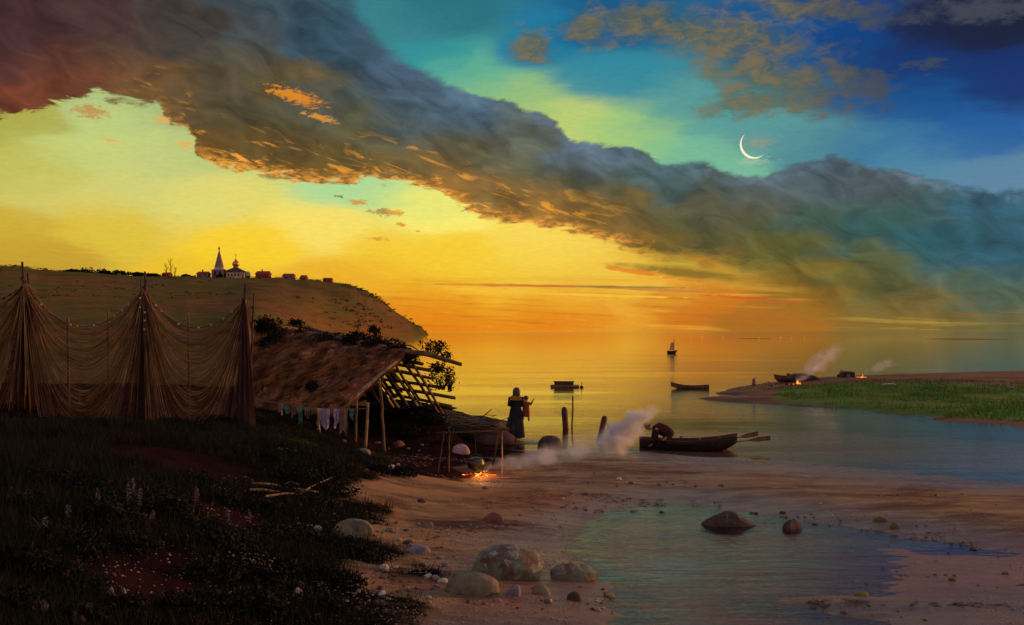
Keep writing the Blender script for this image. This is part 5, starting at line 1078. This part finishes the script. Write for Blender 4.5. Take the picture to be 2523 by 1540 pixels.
# distant sailing vessel
ds = 175.0; q = Q(1656, 872, ds); sh, st3 = boat('sailing_boat', (q.x, ds, -.05), R(4), 1.6, .7, .42, 'distant boat with a tall pinkish sail mirrored in the water', 'darkwood', thw=1, sheer=.1)
M['sail'] = mat('pinkish_sail_canvas', (0.55, 0.27, 0.14), 0.9, (0.45, 0.24, 0.16), 2); zt_ = CZ - (843 - HY) * ds / F
o = MB().tube([(.30, 0, .2), (.31, 0, zt_ + .5)], .04, 6); o = obj('mast', o.v, o.f, M['darkwood']); o.parent = sh
mb = MB(); mb.grid(lambda u, v: (.26 - .74 * (1 - u) * (1 - .45 * v), .10 * math.sin(math.pi * u) * math.sin(math.pi * v) + .02, .55 + (zt_ - .55) * v), 8, 10); mb.grid(lambda u, v: (.26 - .74 * u * (1 - .45 * v), .10 * math.sin(math.pi * (1 - u)) * math.sin(math.pi * v) - .01, .55 + (zt_ - .55) * v), 8, 10)
o = obj('sail', mb.v, mb.f, M['sail']); o.parent = sh
q = P(2218, 765, 0) if False else None
# camp on the islet
cq = iz_at(1960, 942); e2, _ = boat('beached_boat', (cq.x + .55, cq.y + 1.0, cq.z + .52), R(172), 2.5, .95, .46, 'dark boat pulled up keel over behind the islet campfire', 'darkwood', thw=2, rx=R(168), sheer=.04, rocker=.24, group='beached boats on the islet')
e3, _ = boat('beached_boat', (cq.x - .62, cq.y + .5, cq.z + .02), R(200), 1.25, .6, .26, 'brown upright boat left of the islet campfire', 'redwood', thw=2, rx=R(24), sheer=.16, group='beached boats on the islet')
def firewood(t, c, n, r0, L, seed, em, emn=.5):
    rr = random.Random(seed)
    for k in range(n):
        a = rr.uniform(0, 6.28); l = L * rr.uniform(.5, 1); x = rr.gauss(0, L * .45); y = rr.gauss(0, L * .3); z = rr.uniform(.3, 1.3) * r0
        p0 = Vector((c.x + x - math.cos(a) * l / 2, c.y + y - math.sin(a) * l / 2, c.z + z)); p1 = Vector((c.x + x + math.cos(a) * l / 2, c.y + y + math.sin(a) * l / 2, c.z + z * rr.uniform(.6, 2)))
        hot = rr.random() < emn; MB().tube([p0, p0.lerp(p1, .5), p1], [r0, r0 * .9, r0 * .6], 6, .4, seed=k).build('ember' if hot else 'log', em[rr.randrange(len(em))] if hot else M['darkwood'], t)
em_f = [emit('ember_orange', (255, 110, 20), 1.5), emit('ember_red', (225, 40, 15), 1.0), emit('ember_yellow', (255, 180, 50), 1.8)]
def flame(t, c, h, r0, seed, em):
    rr = random.Random(seed); mb = MB(); mb.lathe(c, [(r0 * .5, 0), (r0, h * .2), (r0 * .8, h * .45), (r0 * .35, h * .75), (.002, h)], 8, fold=.2, nf=3, tilt=Matrix.Rotation(rr.uniform(-.3, .5), 3, 'Y')); mb.build('flame', em, t, True)
f1 = iz_at(1966, 948); t = thing('campfire', 'bright orange campfire beside the dark boats on the islet', 'campfire', tuple(f1)); firewood(t, f1, 10, .03, .35, 3, em_f); flame(t, f1 + Vector((0, 0, .02)), .26, .07, 1, em_f[2]); flame(t, f1 + Vector((.08, 0, .02)), .18, .05, 2, em_f[0])
f2 = iz_at(2126, 930); t = thing('campfire', 'small red campfire right of the islet shed', 'campfire', tuple(f2)); firewood(t, f2, 8, .025, .35, 4, em_f); flame(t, f2 + Vector((0, 0, .02)), .17, .05, 3, em_f[0])
for k, (x, y) in enumerate([(1938, 947), (1950, 950), (1942, 925)]):
    c = iz_at(x, 950) ; c.z = CZ - (y - HY) * c.y / F + .04; v, f = stone(tuple(c), (.10, .08, .09), 'rock_red', 700 + k, 3, 3); o = obj('basket', v, f, M['redwood'], smooth=True); tag(o, ['reddish basket heap left of the islet fire', 'reddish basket heap nearest the islet fire', 'small basket on top of the dark boat'][k], 'basket', 'baskets at the islet camp')
sq = iz_at(2087, 930); t = thing('shed', 'low dark shed with a blue door cloth on the islet crest', 'shed', tuple(sq)); w_, h_ = S(33, sq.y), S(15, sq.y)
MB().box((sq.x, sq.y, sq.z + h_ * .42), (w_ * .46, .35, h_ * .42)).build('wall', M['darkwood'], t)
MB().add([(sq.x - w_ / 2, sq.y - .42, sq.z + h_ * .95), (sq.x + w_ / 2, sq.y - .42, sq.z + h_ * .80), (sq.x + w_ / 2, sq.y + .42, sq.z + h_ * .80), (sq.x - w_ / 2, sq.y + .42, sq.z + h_ * .95), (sq.x - w_ * .42, sq.y, sq.z + h_ * 1.15), (sq.x + w_ * .42, sq.y, sq.z + h_ * 1.0)],
         [(0, 3, 2, 1), (0, 1, 5, 4), (2, 3, 4, 5), (1, 2, 5), (3, 0, 4)]).build('roof', M['redwood'], t)
M['bluecl'] = cloth_mat('blue_cloth', (0.16, 0.22, 0.40), (0.12, 0.14, 0.24)); MB().grid(lambda u, v: (sq.x - w_ * .14 + u * w_ * .24, sq.y - .36 + .015 * math.sin(u * 12), sq.z + h_ * .1 + v * h_ * .5), 8, 4).build('door_cloth', M['bluecl'], t)
c = iz_at(2066, 930); v, f = stone((c.x, c.y, c.z + .08), (.10, .09, .12), 'rock_red', 710, 3, 3); o = obj('barrel', v, f, M['redwood'], smooth=True); tag(o, 'red-brown barrel left of the islet shed', 'barrel')
rnd2 = random.Random(4)
for k in range(13):
    x, y = rnd2.uniform(2260, 2510), rnd2.uniform(946, 960); c = iz_at(x, y); w_ = S(rnd2.uniform(8, 26), c.y) / 2; v, f = stone((c.x, c.y, c.z + .02), (w_, w_ * .6, .05), 'x', 720 + k, 3, 4); o = obj('islet_rock', v, f, M['rock_grey' if k % 2 else 'rock_violet'], smooth=True); tag(o, 'pale flat rock in the stony strip across the islet', 'rock', 'rocks in the stony strip on the islet')
c = iz_at(2190, 948); v, f = stone((c.x, c.y, c.z + .02), (.42, .25, .06), 'x', 750, 3, 4); o = obj('islet_rock', v, f, M['rock_white'], smooth=True); tag(o, 'white flat rock alone in the green grass of the islet', 'rock')

# rough grass on the islet, one mass
r_ = np.random.default_rng(5); n = 60000; X = r_.uniform(14, 42, n); Y = r_.uniform(42, 84, n); Zg = islet(X, Y); pxx = CX + X * F / Y; pyy = HY + (CZ - Zg) * F / Y
k_ = (Zg > .05) & (pxx < 2560) & (pyy > np.interp(pxx, [1740, 1850, 1950, 2050, 2250, 2523], [976, 966, 950, 938, 934, 940])) & (pxx > 1860 + 60 * r_.random(n)) & (fbm(X * .5, Y * .5, 7, 4) > -.08)
X, Y, Zg = X[k_], Y[k_], Zg[k_]; n = len(X); a = r_.uniform(0, 6.28, n); h = r_.uniform(.03, .14, n) * (1 + 1.2 * (vnoise(X, Y) > .6)); wd = .018; ln = r_.normal(0, .4, (n, 2)) * h[:, None]
V = np.stack([np.stack([X - np.cos(a) * wd, Y - np.sin(a) * wd, Zg - .02], 1), np.stack([X + np.cos(a) * wd, Y + np.sin(a) * wd, Zg - .02], 1), np.stack([X + ln[:, 0], Y + ln[:, 1], Zg + h], 1)], 1).reshape(-1, 3)
M['igrass'] = mat('islet_grass_blade', (0.028, 0.13, 0.012), 0.9, (0.10, 0.15, 0.02), 0.5, spec=0.1, third=(0.09, 0.07, 0.02))
o = obj('islet_grass', V, np.arange(3 * n).reshape(-1, 3), M['igrass']); tag(o, 'rough green grass covering the islet', 'grass', kind='stuff')

# ------------------------------------------------------------------ mooring posts
def mpost(px0, ytop, px1, ybase, d, r0, label, mm='redwood', pointed=.6, seed=0):
    a = Q(px0, ytop, d); b_ = Q(px1, ybase, d); dr = (a - b_).normalized(); b0 = b_ - dr * 1.0
    t = thing('mooring_post', label, 'post', tuple(b_), 'mooring posts in the shallows'); L = (a - b0).length
    MB().tube([b0, b0 + dr * L * .4, b0 + dr * L * .7, a - dr * r0 * 1.2, a - dr * r0 * .3, a], [r0, r0 * 1.03, r0 * .98, r0, r0 * .72, r0 * .15], 12, .14, seed=seed).build('shaft', M[mm], t, True)
    return t
mpost(1390, 1002, 1394, 1056, P(1394, 1056, 0).y, .115, 'thick upright mooring post in the water', seed=1)
t_ = thing('mooring_pole', 'thin tall pole just right of the thick mooring post', 'pole', tuple(P(1409, 1052, 0))); a = Q(1411, 975, P(1409, 1052, 0).y); b_ = P(1409, 1052, 0)
MB().tube([b_ - Vector((0, 0, 1)), b_, b_.lerp(a, .5) + Vector((.02, 0, 0)), a], [.035, .035, .033, .028], 8, .2).build('shaft', M['wood'], t_, True)
mpost(1491, 1024, 1478, 1080, P(1478, 1080, 0).y, .10, 'slanted mooring post behind the smoke', seed=2, mm='redwood')
dk = P(1512, 1074, 0); o = thing('mooring_stump', 'short black stump right of the slanted post', 'stump', tuple(dk)); MB().tube([dk - Vector((0, 0, .5)), dk + Vector((0, 0, .16)), dk + Vector((.05, 0, .26))], [.14, .15, .08], 10, .3, seed=4).build('shaft', M['darkwood'], o, True)
ra, rb_ = Q(1492, 1035, P(1478, 1080, 0).y - .12), dk + Vector((0, 0, .16)); o = MB().tube([ra.lerp(rb_, i / 8) - Vector((0, 0, .12 * 4 * (i / 8) * (1 - i / 8))) for i in range(9)], .012, 5).build('mooring_rope', M['rope']); tag(o, 'slack rope between the slanted post and the black stump', 'rope')

# ------------------------------------------------------------------ cooking place
fc = pz(1180, 1171, .2); fd = fc.y
def Qs(x, y, dd=0): return Q(x, y, fd + dd)
t = thing('cooking_tripod', 'frame of crossed sticks with a long crossbar over the fire', 'frame', tuple(fc))
for a, b_, r0, mm in [((1107, 1050), (1105, 1173), .028, 'darkwood'), ((1094, 1062), (1078, 1168), .018, 'darkwood'), ((1118, 1055), (1100, 1110), .018, 'darkwood'), ((1237, 1062), (1239, 1155), .018, 'palewood'), ((1230, 1058), (1214, 1116), .024, 'darkwood'), ((1225, 1075), (1238, 1060), .02, 'darkwood')]:
    pa, pb = Qs(*a), Qs(*b_); g0 = gz(pb.x, pb.y); pb.z = g0 - .04 if b_[1] > 1140 else pb.z
    if b_[1] < 1120 and b_[0] != 1238: pb = Q(b_[0], b_[1], fd + 1.6); pb.z = gz(pb.x, pb.y) - .03
    stick(pb, pa, r0, r0 * .7, mm, 'leg', t, int(a[0]), 6, .01)
stick(Qs(1076, 1067), Qs(1252, 1058), .024, .018, 'darkwood', 'crossbar', t, 9, 10, .012)
pot = thing('cooking_pot', 'round sooty pot hanging over the embers', 'pot', tuple(Qs(1173, 1160))); pc = Qs(1173, 1142); pr = S(22, fd)
MB().lathe(pc, [(.02, -pr * .95), (pr * .55, -pr * .82), (pr * .88, -pr * .5), (pr, -.02), (pr * .93, pr * .28), (pr * .80, pr * .46), (pr * .86, pr * .52), (pr * .80, pr * .54), (pr * .74, pr * .42), (pr * .4, pr * .36), (.01, pr * .36)], 28, closed=False).build('body', M['iron'], pot, True)
MB().lathe(pc + Vector((0, 0, pr * .50)), [(pr * .78, 0), (pr * .6, pr * .16), (pr * .15, pr * .24), (.005, pr * .25)], 24, closed=False).build('lid', M['iron'], pot, True)
MB().tube([pc + Vector((math.cos(a) * pr * .92, 0, math.sin(a) * pr * 1.0 + .0)) for a in [math.pi * i / 16 for i in range(17)]], .011, 6).build('handle', M['iron'], pot, True)
o = MB().tube([pc + Vector((0, 0, pr * 1.0)), Qs(1171, 1100), Qs(1172, 1062)], .012, 6).build('pot_hook', M['iron']); tag(o, 'thin iron rod hanging the pot from the crossbar', 'hook')
t = thing('fire', 'glowing fire of orange embers spread under the pot', 'fire', tuple(fc)); firewood(t, fc + Vector((.0, 0, .0)), 60, .016, .26, 7, em_f, .5)
for k in range(5): flame(t, fc + Vector((-.2 + .11 * k, .03 * (k % 2), .01)),   .05 + .02 * (k % 3), .02, k, em_f[k % 3])
fl_ = bpy.data.lights.new('fire_glow', 'POINT'); flo = bpy.data.objects.new('fire_glow', fl_); C.objects.link(flo); flo.location = fc + Vector((0, -.15, .22)); fl_.energy = 80; fl_.color = (1, .35, .08); fl_.shadow_soft_size = .2

# twigs and branches heaped at the water edge
M['reedp'] = mat('bleached_twig', (0.30, 0.25, 0.10), 0.8, (0.12, 0.08, 0.04), 6)
rnd = random.Random(77); t = thing('brushwood_heap', 'tangled heap of bleached twigs at the water edge behind the upturned boat', 'brushwood', tuple(pz(1170, 1050, .2)))
for nm, n, r0, mm in (('twigs', 150, .008, 'reedp'), ('twigs', 90, .010, 'wood'), ('dark_twigs', 50, .012, 'darkwood')):
    mb = MB()
    for k in range(n):
        x = rnd.uniform(1085, 1245); y = np.interp(x, [1085, 1150, 1245], [1015, 1028, 1058]) + rnd.uniform(-6, 22); p = Q(x, y, np.interp(x, [1085, 1245], [34.5, 35.5]) + rnd.uniform(-.8, .8)); l = rnd.uniform(.25, .85); d = Vector((rnd.uniform(.6, 1), rnd.uniform(-.5, .5), rnd.uniform(-.38, .12))).normalized()
        q1 = p - d * l / 2; q2 = p + d * l / 2; mb.tube([q1, p + Vector((0, 0, rnd.uniform(-.04, .05))), q2], [r0, r0, r0 * .5], 4)
    o = mb.build(nm, M[mm], t); tag(o, kind='stuff')
# earth under the heap
v, f = stone((P(1150, 1060, .3).x, 35.4, .35), (1.5, .8, .50), 'x', 90, 5, 2, rough=.2); o = obj('heap_base', v, f, M['darkwood'], t, True)
tb = thing('dead_branch', 'dead forked branch reaching up out of the brushwood toward the woman', 'branch', tuple(Q(1170, 1048, 35)))
for pts, r0 in [([(1150, 1050), (1172, 1040), (1185, 1030), (1200, 1018), (1212, 1008)], .025), ([(1185, 1031), (1195, 1022), (1222, 1024)], .014), ([(1172, 1040), (1200, 1033), (1228, 1038), (1250, 1030), (1256, 1026)], .016), ([(1200, 1033), (1215, 1026), (1224, 1022)], .010), ([(1160, 1046), (1168, 1032), (1172, 1022)], .010)]:
    MB().tube([Q(x, y, 35) for x, y in pts], [r0 * (1 - .65 * i / len(pts)) for i in range(len(pts))], 6, .3).build('limb', M['darkwood'], tb)

# ------------------------------------------------------------------ people
def skinned(verts, edges, radii, root=0, sub=2):
    me = bpy.data.meshes.new('tmp'); me.from_pydata([tuple(v) for v in verts], edges, []); o = bpy.data.objects.new('tmp', me); C.objects.link(o)
    o.modifiers.new('skin', 'SKIN'); sv_ = me.skin_vertices[0].data
    for i, r0 in enumerate(radii): sv_[i].radius = (r0, r0) if not isinstance(r0, tuple) else r0; sv_[i].use_root = i == root
    s_ = o.modifiers.new('sub', 'SUBSURF'); s_.levels = sub; s_.render_levels = sub
    dg = bpy.context.evaluated_depsgraph_get(); dg.update(); ev = o.evaluated_get(dg).to_mesh(); v = [tuple(x.co) for x in ev.vertices]; f = [tuple(p.vertices) for p in ev.polygons]
    o.evaluated_get(dg).to_mesh_clear(); bpy.data.objects.remove(o); bpy.data.meshes.remove(me); return v, f
def person(label, J, h, cloth, loc, cat='person', group=None, grow=1.0, name='person', bodym='skin'):
    """J: joints in metres for a 1.7 m body, x right, y away, z up; one skinned body with fingers"""
    k = h / 1.7; loc = Vector(loc); t = thing(name, label, cat, tuple(loc), group)
    names = ['pelvis', 'waist', 'chest', 'neck', 'head0', 'head1', 'crown', 'shL', 'elL', 'wrL', 'haL', 'shR', 'elR', 'wrR', 'haR', 'hiL', 'knL', 'anL', 'toL', 'hiR', 'knR', 'anR', 'toR']
    rad = [.13, .115, .135, .055, .062, .088, .055, .06, .045, .028, .03, .06, .045, .028, .03, .085, .058, .042, .032, .085, .058, .042, .032]
    E_ = [(0, 1), (1, 2), (2, 3), (3, 4), (4, 5), (5, 6), (2, 7), (7, 8), (8, 9), (9, 10), (2, 11), (11, 12), (12, 13), (13, 14), (0, 15), (15, 16), (16, 17), (17, 18), (0, 19), (19, 20), (20, 21), (21, 22)]
    Vv = [loc + Vector(J[n_]) * k for n_ in names]; v, f = skinned(Vv, E_, [r_ * k * grow for r_ in rad])
    mb = MB(); mb.add(v, f)
    for s_ in 'LR':                        # five fingers rooted in the palm
        w_, hd = Vv[names.index('wr' + s_)], Vv[names.index('ha' + s_)]; d = (hd - w_).normalized(); sd = d.cross(Vector((0, .6, .8))).normalized()
        for q in range(4):
            l = (.075, .085, .08, .062)[q] * k; b0 = hd + sd * (q - 1.5) * .019 * k; mb.tube([b0, b0 + d * l * .5, b0 + d * l + Vector((0, 0, -.018 * k))], [.0095 * k, .0085 * k, .006 * k], 6)
        b0 = hd - d * .03 * k - sd * .03 * k; mb.tube([b0, b0 + (d - sd).normalized() * .055 * k], [.011 * k, .007 * k], 6)
    hc = Vv[5]; fw = Vector(J.get('face', (0, 1, 0))).normalized(); rt = fw.cross(Vector((0, 0, 1))).normalized()
    mb.lathe(hc + fw * .088 * k - Vector((0, 0, .01 * k)), [(.018 * k, -.02 * k), (.014 * k, .0), (.004 * k, .035 * k)], 6)           # nose
    for s_ in (-1, 1):
        mb.lathe(hc + rt * s_ * .085 * k, [(.012 * k, -.03 * k), (.018 * k, 0), (.012 * k, .03 * k)], 6)                                   # ears
        mb.lathe(hc + fw * .078 * k + rt * s_ * .032 * k + Vector((0, 0, .015 * k)), [(.004 * k, -.008 * k), (.012 * k, 0), (.004 * k, .008 * k)], 6)
    mb.build('body', M[bodym], t, True)
    return t, dict(zip(names, Vv)), k
def cloak(t, name, mm, loc, prof, sq=.7, fold=.06, nf=9, n=36, tilt=None): return MB().lathe(loc, prof, n, sq, fold, nf, tilt, closed=False).build(name, mm, t, True)
CM['dress'] = cloth_mat('dark_dress', (0.018, 0.020, 0.028), (0.035, 0.030, 0.040), 3); CM['shawl'] = cloth_mat('ochre_shawl', (0.42, 0.22, 0.03), (0.20, 0.10, 0.03), 4); CM['under'] = cloth_mat('teal_underskirt', (0.04, 0.09, 0.10), (0.02, 0.04, 0.05))
CM['shirt'] = cloth_mat('rust_shirt', (0.22, 0.05, 0.03), (0.12, 0.04, 0.03), 3); CM['coat'] = cloth_mat('dark_coat', (0.02, 0.02, 0.025), (0.07, 0.02, 0.02), 3)
wl_ = pz(1271, 1082, .05); Wd = wl_.y; wh = S(1082 - 956, Wd)
Jw = dict(pelvis=(0, 0, .93), waist=(0, 0, 1.08), chest=(0, 0, 1.28), neck=(.01, 0, 1.45), head0=(.01, 0, 1.50), head1=(.02, .01, 1.60), crown=(.01, 0, 1.68), shL=(-.17, 0, 1.39), elL=(-.22, -.02, 1.14), wrL=(-.04, .18, 1.06), haL=(.04, .20, 1.08),
          shR=(.17, 0, 1.39), elR=(.24, .05, 1.14), wrR=(.24, .24, 1.10), haR=(.18, .28, 1.12), hiL=(-.09, 0, .88), knL=(-.10, .01, .48), anL=(-.10, 0, .09), toL=(-.11, .14, .04), hiR=(.09, 0, .88), knR=(.10, .01, .48), anR=(.10, 0, .09), toR=(.12, .14, .04), face=(.35, 1, 0))
t, jj, k = person('woman in a long dark dress and ochre kerchief seen from behind, holding a child', Jw, wh, None, wl_)
cloak(t, 'skirt', CM['dress'], wl_, [(.29 * k, .05 * k), (.27 * k, .3 * k), (.24 * k, .6 * k), (.21 * k, .85 * k), (.165 * k, 1.06 * k)], .75, .07, 8)
cloak(t, 'bodice', CM['dress'], wl_, [(.168 * k, 1.04 * k), (.18 * k, 1.15 * k), (.215 * k, 1.30 * k), (.20 * k, 1.38 * k), (.10 * k, 1.455 * k), (.06 * k, 1.47 * k)], .68, .02, 7)
for s_, e_ in (('L', 'elL'), ('R', 'elR')):
    o = MB().tube([jj['sh' + s_], jj[e_], jj['wr' + s_]], [.078 * k, .066 * k, .05 * k], 12).build('sleeve', CM['dress'], t, True)
cloak(t, 'shawl', CM['shawl'], wl_ + Vector((0, 0, 0)), [(.225 * k, 1.30 * k), (.222 * k, 1.36 * k), (.15 * k, 1.425 * k), (.085 * k, 1.47 * k), (.075 * k, 1.50 * k)], .72, .05, 6)
cloak(t, 'apron_hem', CM['under'], wl_ - Vector((.07 * k, 0, 0)), [(.27 * k, .03 * k), (.25 * k, .35 * k), (.20 * k, .7 * k)], .7, .08, 7)
cloak(t, 'hair', M['hair'], jj['head1'], [(.10 * k, -.22 * k), (.125 * k, -.14 * k), (.125 * k, -.03 * k), (.112 * k, .05 * k), (.075 * k, .105 * k), (.01 * k, .125 * k)], .95, .03, 7)
# child on her arm
hc_ = wh * .0 ; cb = wl_ + Vector((.33, .03, .80 * k)); ck = 1.0
Jc = dict(pelvis=(0, 0, .18), waist=(0, 0, .34), chest=(0, 0, .55), neck=(0, 0, .74), head0=(0, 0, .80), head1=(.0, .0, .93), crown=(0, 0, 1.04), shL=(-.13, 0, .66), elL=(-.22, .03, .48), wrL=(-.30, .08, .45), haL=(-.35, .09, .48),
          shR=(.13, 0, .68), elR=(.28, .02, .60), wrR=(.38, .03, .80), haR=(.42, .03, .86), hiL=(-.08, .02, .14), knL=(-.14, .28, .08), anL=(-.16, .22, -.28), toL=(-.16, .34, -.32), hiR=(.08, .02, .14), knR=(.14, .26, .06), anR=(.16, .16, -.30), toR=(.18, .27, -.34), face=(.5, 1, 0))
t2, cj, ck2 = person('small child held on the woman\'s arm, one hand raised toward the water', Jc, ck, None, cb, grow=1.35)
cloak(t2, 'smock', CM['shirt'], cb, [(.20 * ck2, -.10 * ck2), (.21 * ck2, .15 * ck2), (.18 * ck2, .40 * ck2), (.19 * ck2, .60 * ck2), (.09 * ck2, .73 * ck2)], .85, .05, 6)
o = MB().tube([cj['shR'], cj['elR'], cj['elR'].lerp(cj['wrR'], .6)], [.085 * ck2, .075 * ck2, .06 * ck2], 10).build('sleeve', CM['shirt'], t2, True)
cloak(t2, 'hair', M['hair'], cj['head1'], [(.10 * ck2, -.07 * ck2), (.145 * ck2, .0), (.135 * ck2, .07 * ck2), (.08 * ck2, .13 * ck2), (.01 * ck2, .15 * ck2)], 1, .02, 5)
# man bent over in the boat
mp_ = Q(1622, 1082, bp.y + .25); mp_.z = .06
Jm = dict(pelvis=(.36, 0, .42), waist=(.22, 0, .54), chest=(.0, 0, .62), neck=(-.22, 0, .60), head0=(-.27, 0, .61), head1=(-.36, 0, .65), crown=(-.40, 0, .72), shL=(-.08, .18, .58), elL=(-.14, .20, .34), wrL=(-.22, .14, .12), haL=(-.27, .12, .07),
          shR=(-.08, -.18, .58), elR=(-.10, -.22, .34), wrR=(-.20, -.16, .12), haR=(-.26, -.14, .07), hiL=(.36, .10, .38), knL=(.10, .14, .20), anL=(.42, .12, .06), toL=(.54, .12, .02), hiR=(.36, -.10, .38), knR=(.10, -.14, .20), anR=(.42, -.12, .06), toR=(.54, -.12, .02), face=(-1, 0, -.35))
mh = 1.55
t, jm, k = person('man in a dark red coat and cap bending forward in the black boat', Jm, mh, None, mp_)
MB().tube([jm['pelvis'] + Vector((.09, 0, -.06)), jm['pelvis'], jm['waist'], jm['chest'], jm['neck'] + Vector((.03, 0, 0))], [.13 * k, .20 * k, .20 * k, .205 * k, .09 * k], 16).build('coat', CM['coat'], t, True)
for s_ in 'LR': MB().tube([jm['sh' + s_], jm['el' + s_], jm['wr' + s_]], [.09 * k, .07 * k, .05 * k], 10).build('sleeve', CM['coat'], t, True)
for s_ in 'LR': MB().tube([jm['hi' + s_], jm['kn' + s_], jm['an' + s_]], [.12 * k, .085 * k, .06 * k], 10).build('trouser_leg', CM['coat'], t, True)
MB().lathe(jm['head1'] + Vector((.01, 0, .02)), [(.105 * k, .0), (.115 * k, .05 * k), (.12 * k, .12 * k), (.06 * k, .15 * k), (.01, .152 * k)], 14, tilt=Matrix.Rotation(-.35, 3, 'Y'), closed=False).build('cap', CM['shirt'], t, True)
# two figures at the tip of the islet
q = iz_at(1857, 960); hq = .80
Js = dict(Jw); Js.update(chest=(.04, 0, 1.26), neck=(.12, 0, 1.40), head0=(.14, 0, 1.45), head1=(.19, 0, 1.53), crown=(.2, 0, 1.62), shL=(-.05, .15, 1.34), shR=(.12, -.15, 1.34), elL=(.0, .2, 1.08), wrL=(.2, .18, .9), haL=(.26, .16, .86), elR=(.18, -.2, 1.06), wrR=(.34, -.16, .90), haR=(.40, -.15, .85), anL=(-.16, .1, .07), toL=(-.04, .1, .03), anR=(.16, -.1, .07), toR=(.28, -.1, .03), face=(1, 0, -.3))
t, js, k = person('standing figure in a brown coat stooping at the tip of the islet', Js, hq, None, q)
MB().tube([js['pelvis'] - Vector((0, 0, .4 * k)), js['pelvis'], js['waist'], js['chest'], js['neck']], [.27 * k, .20 * k, .19 * k, .21 * k, .08 * k], 14).build('coat', CM['brown'], t, True)
q = iz_at(1892, 959); Jk = dict(Jm)
t, jk, k = person('figure crouching on all fours right of the standing one on the islet', Jk, .95, None, q)
MB().tube([jk['pelvis'] + Vector((.06, 0, -.05)), jk['pelvis'], jk['waist'], jk['chest'], jk['neck']], [.14 * k, .21 * k, .20 * k, .20 * k, .08 * k], 14).build('coat', CM['brown'], t, True)

# ------------------------------------------------------------------ smoke
def smoke_mat(name, dens, col, pts, sc=2.2, thr=(.36, .66), warp=.18):
    """wisps of even grey that thin out away from the line the smoke follows"""
    m = bpy.data.materials.new(name); m.use_nodes = True; m.node_tree.nodes.clear(); g = G(m.node_tree); pv = g.node('ShaderNodeVolumePrincipled'); pv.inputs['Color'].default_value = tuple(col) + (1,); pv.inputs['Anisotropy'].default_value = .2
    geo = g.node('ShaderNodeNewGeometry').outputs['Position']; n = g.noise(g.v('MULTIPLY', geo, (1, 1, 1.5)), sc, 5, .62, .6)
    wv_ = g.noise(geo, sc * .8, 3, .5, out=1); pos = g.v('ADD', geo, g.v('SCALE', g.v('SUBTRACT', wv_, (.5, .5, .5)), scale=warp * 4)); dmin = None
    for p, q in zip(pts[:-1], pts[1:]):
        a = Vector(p[:3]); ab = Vector(q[:3]) - a; pa = g.v('SUBTRACT', pos, tuple(a)); h = g.m('DIVIDE', g.v('DOT_PRODUCT', pa, tuple(ab)), ab.length_squared, clamp=True)
        d = g.v('LENGTH', g.v('SUBTRACT', pa, g.v('SCALE', tuple(ab), scale=h))); d = g.m('DIVIDE', d, g.m('MULTIPLY_ADD', h, q[3] - p[3], p[3])); dmin = d if dmin is None else g.m('MINIMUM', dmin, d)
    tot = sum((Vector(q[:3]) - Vector(p[:3])).length for p, q in zip(pts[:-1], pts[1:])); s0_ = g.v('LENGTH', g.v('SUBTRACT', pos, tuple(pts[0][:3]))); fall = g.m('MULTIPLY', g.mr(dmin, 1.0, 0.1), g.mr(s0_, tot * .45, tot * .97, 1.0, 0.0)); g.put(pv.inputs['Density'], g.m('MULTIPLY', g.m('MULTIPLY', g.mr(n, thr[0], thr[1], .12, 1), fall), dens)); o = g.node('ShaderNodeOutputMaterial'); g.l.new(pv.outputs[0], o.inputs[1]); return m
def plume(pts, dens, col, sc, label, thr=(.36, .66), warp=.18):
    P2, R2 = [], []; path = [Vector(p[:3]) for p in pts]
    for i in range(len(path) - 1):
        for q in range(5): P2.append(path[i].lerp(path[i + 1], q / 5)); R2.append((pts[i][3] + (pts[i + 1][3] - pts[i][3]) * q / 5) * 1.25)
    P2.append(path[-1]); R2.append(pts[-1][3] * 1.25); o = MB().tube(P2, R2, 16, seed=3).build('smoke', smoke_mat('smoke_vapour', dens, col, pts, sc, thr, warp), smooth=True); return tag(o, label, 'smoke', kind='stuff')
def pq(x, y, d, rpx): p = Q(x, y, d); return (p.x, p.y, p.z, S(rpx, d))
plume([pq(1190, 1166, fd, 7), pq(1235, 1152, fd + .5, 20), pq(1300, 1138, fd + 1.4, 34), pq(1370, 1118, fd + 2.6, 40), pq(1440, 1100, fd + 3.6, 44), pq(1510, 1086, fd + 4.4, 46), pq(1575, 1092, fd + 4.8, 34)], 2.6, (.76, .80, .88), 1.8, 'thin grey smoke drifting right from the cooking fire along the beach')
plume([pq(1470, 1096, fd + 4.4, 20), pq(1515, 1084, fd + 4.6, 46), pq(1550, 1058, fd + 4.9, 42), pq(1562, 1034, fd + 5.0, 32), pq(1592, 1018, fd + 5.1, 22), pq(1640, 1008, fd + 5.2, 12)], 15.0, (.92, .92, 1.0), 2.2, 'dense pale lilac smoke puff rising left of the black boat')
p0 = iz_at(1966, 948); dd = p0.y
plume([(p0.x, dd, p0.z + .18, .10), pq(1972, 932, dd + .2, 11), pq(1985, 915, dd + .4, 18), pq(2010, 897, dd + .8, 24), pq(2045, 875, dd + 1.2, 28), pq(2085, 845, dd + 1.6, 26)], 2.2, (.88, .88, .98), 1.6, 'white smoke column rising from the islet campfire', (.36, .62), .22)
p0 = iz_at(2126, 930); dd = p0.y
plume([(p0.x, dd, p0.z + .12, .07), pq(2140, 912, dd + .2, 8), pq(2170, 902, dd + .5, 13), pq(2215, 886, dd + 1, 16)], 2.0, (.8, .82, .9), 1.4, 'thin smoke wisp from the small campfire right of the shed', (.36, .62), .15)
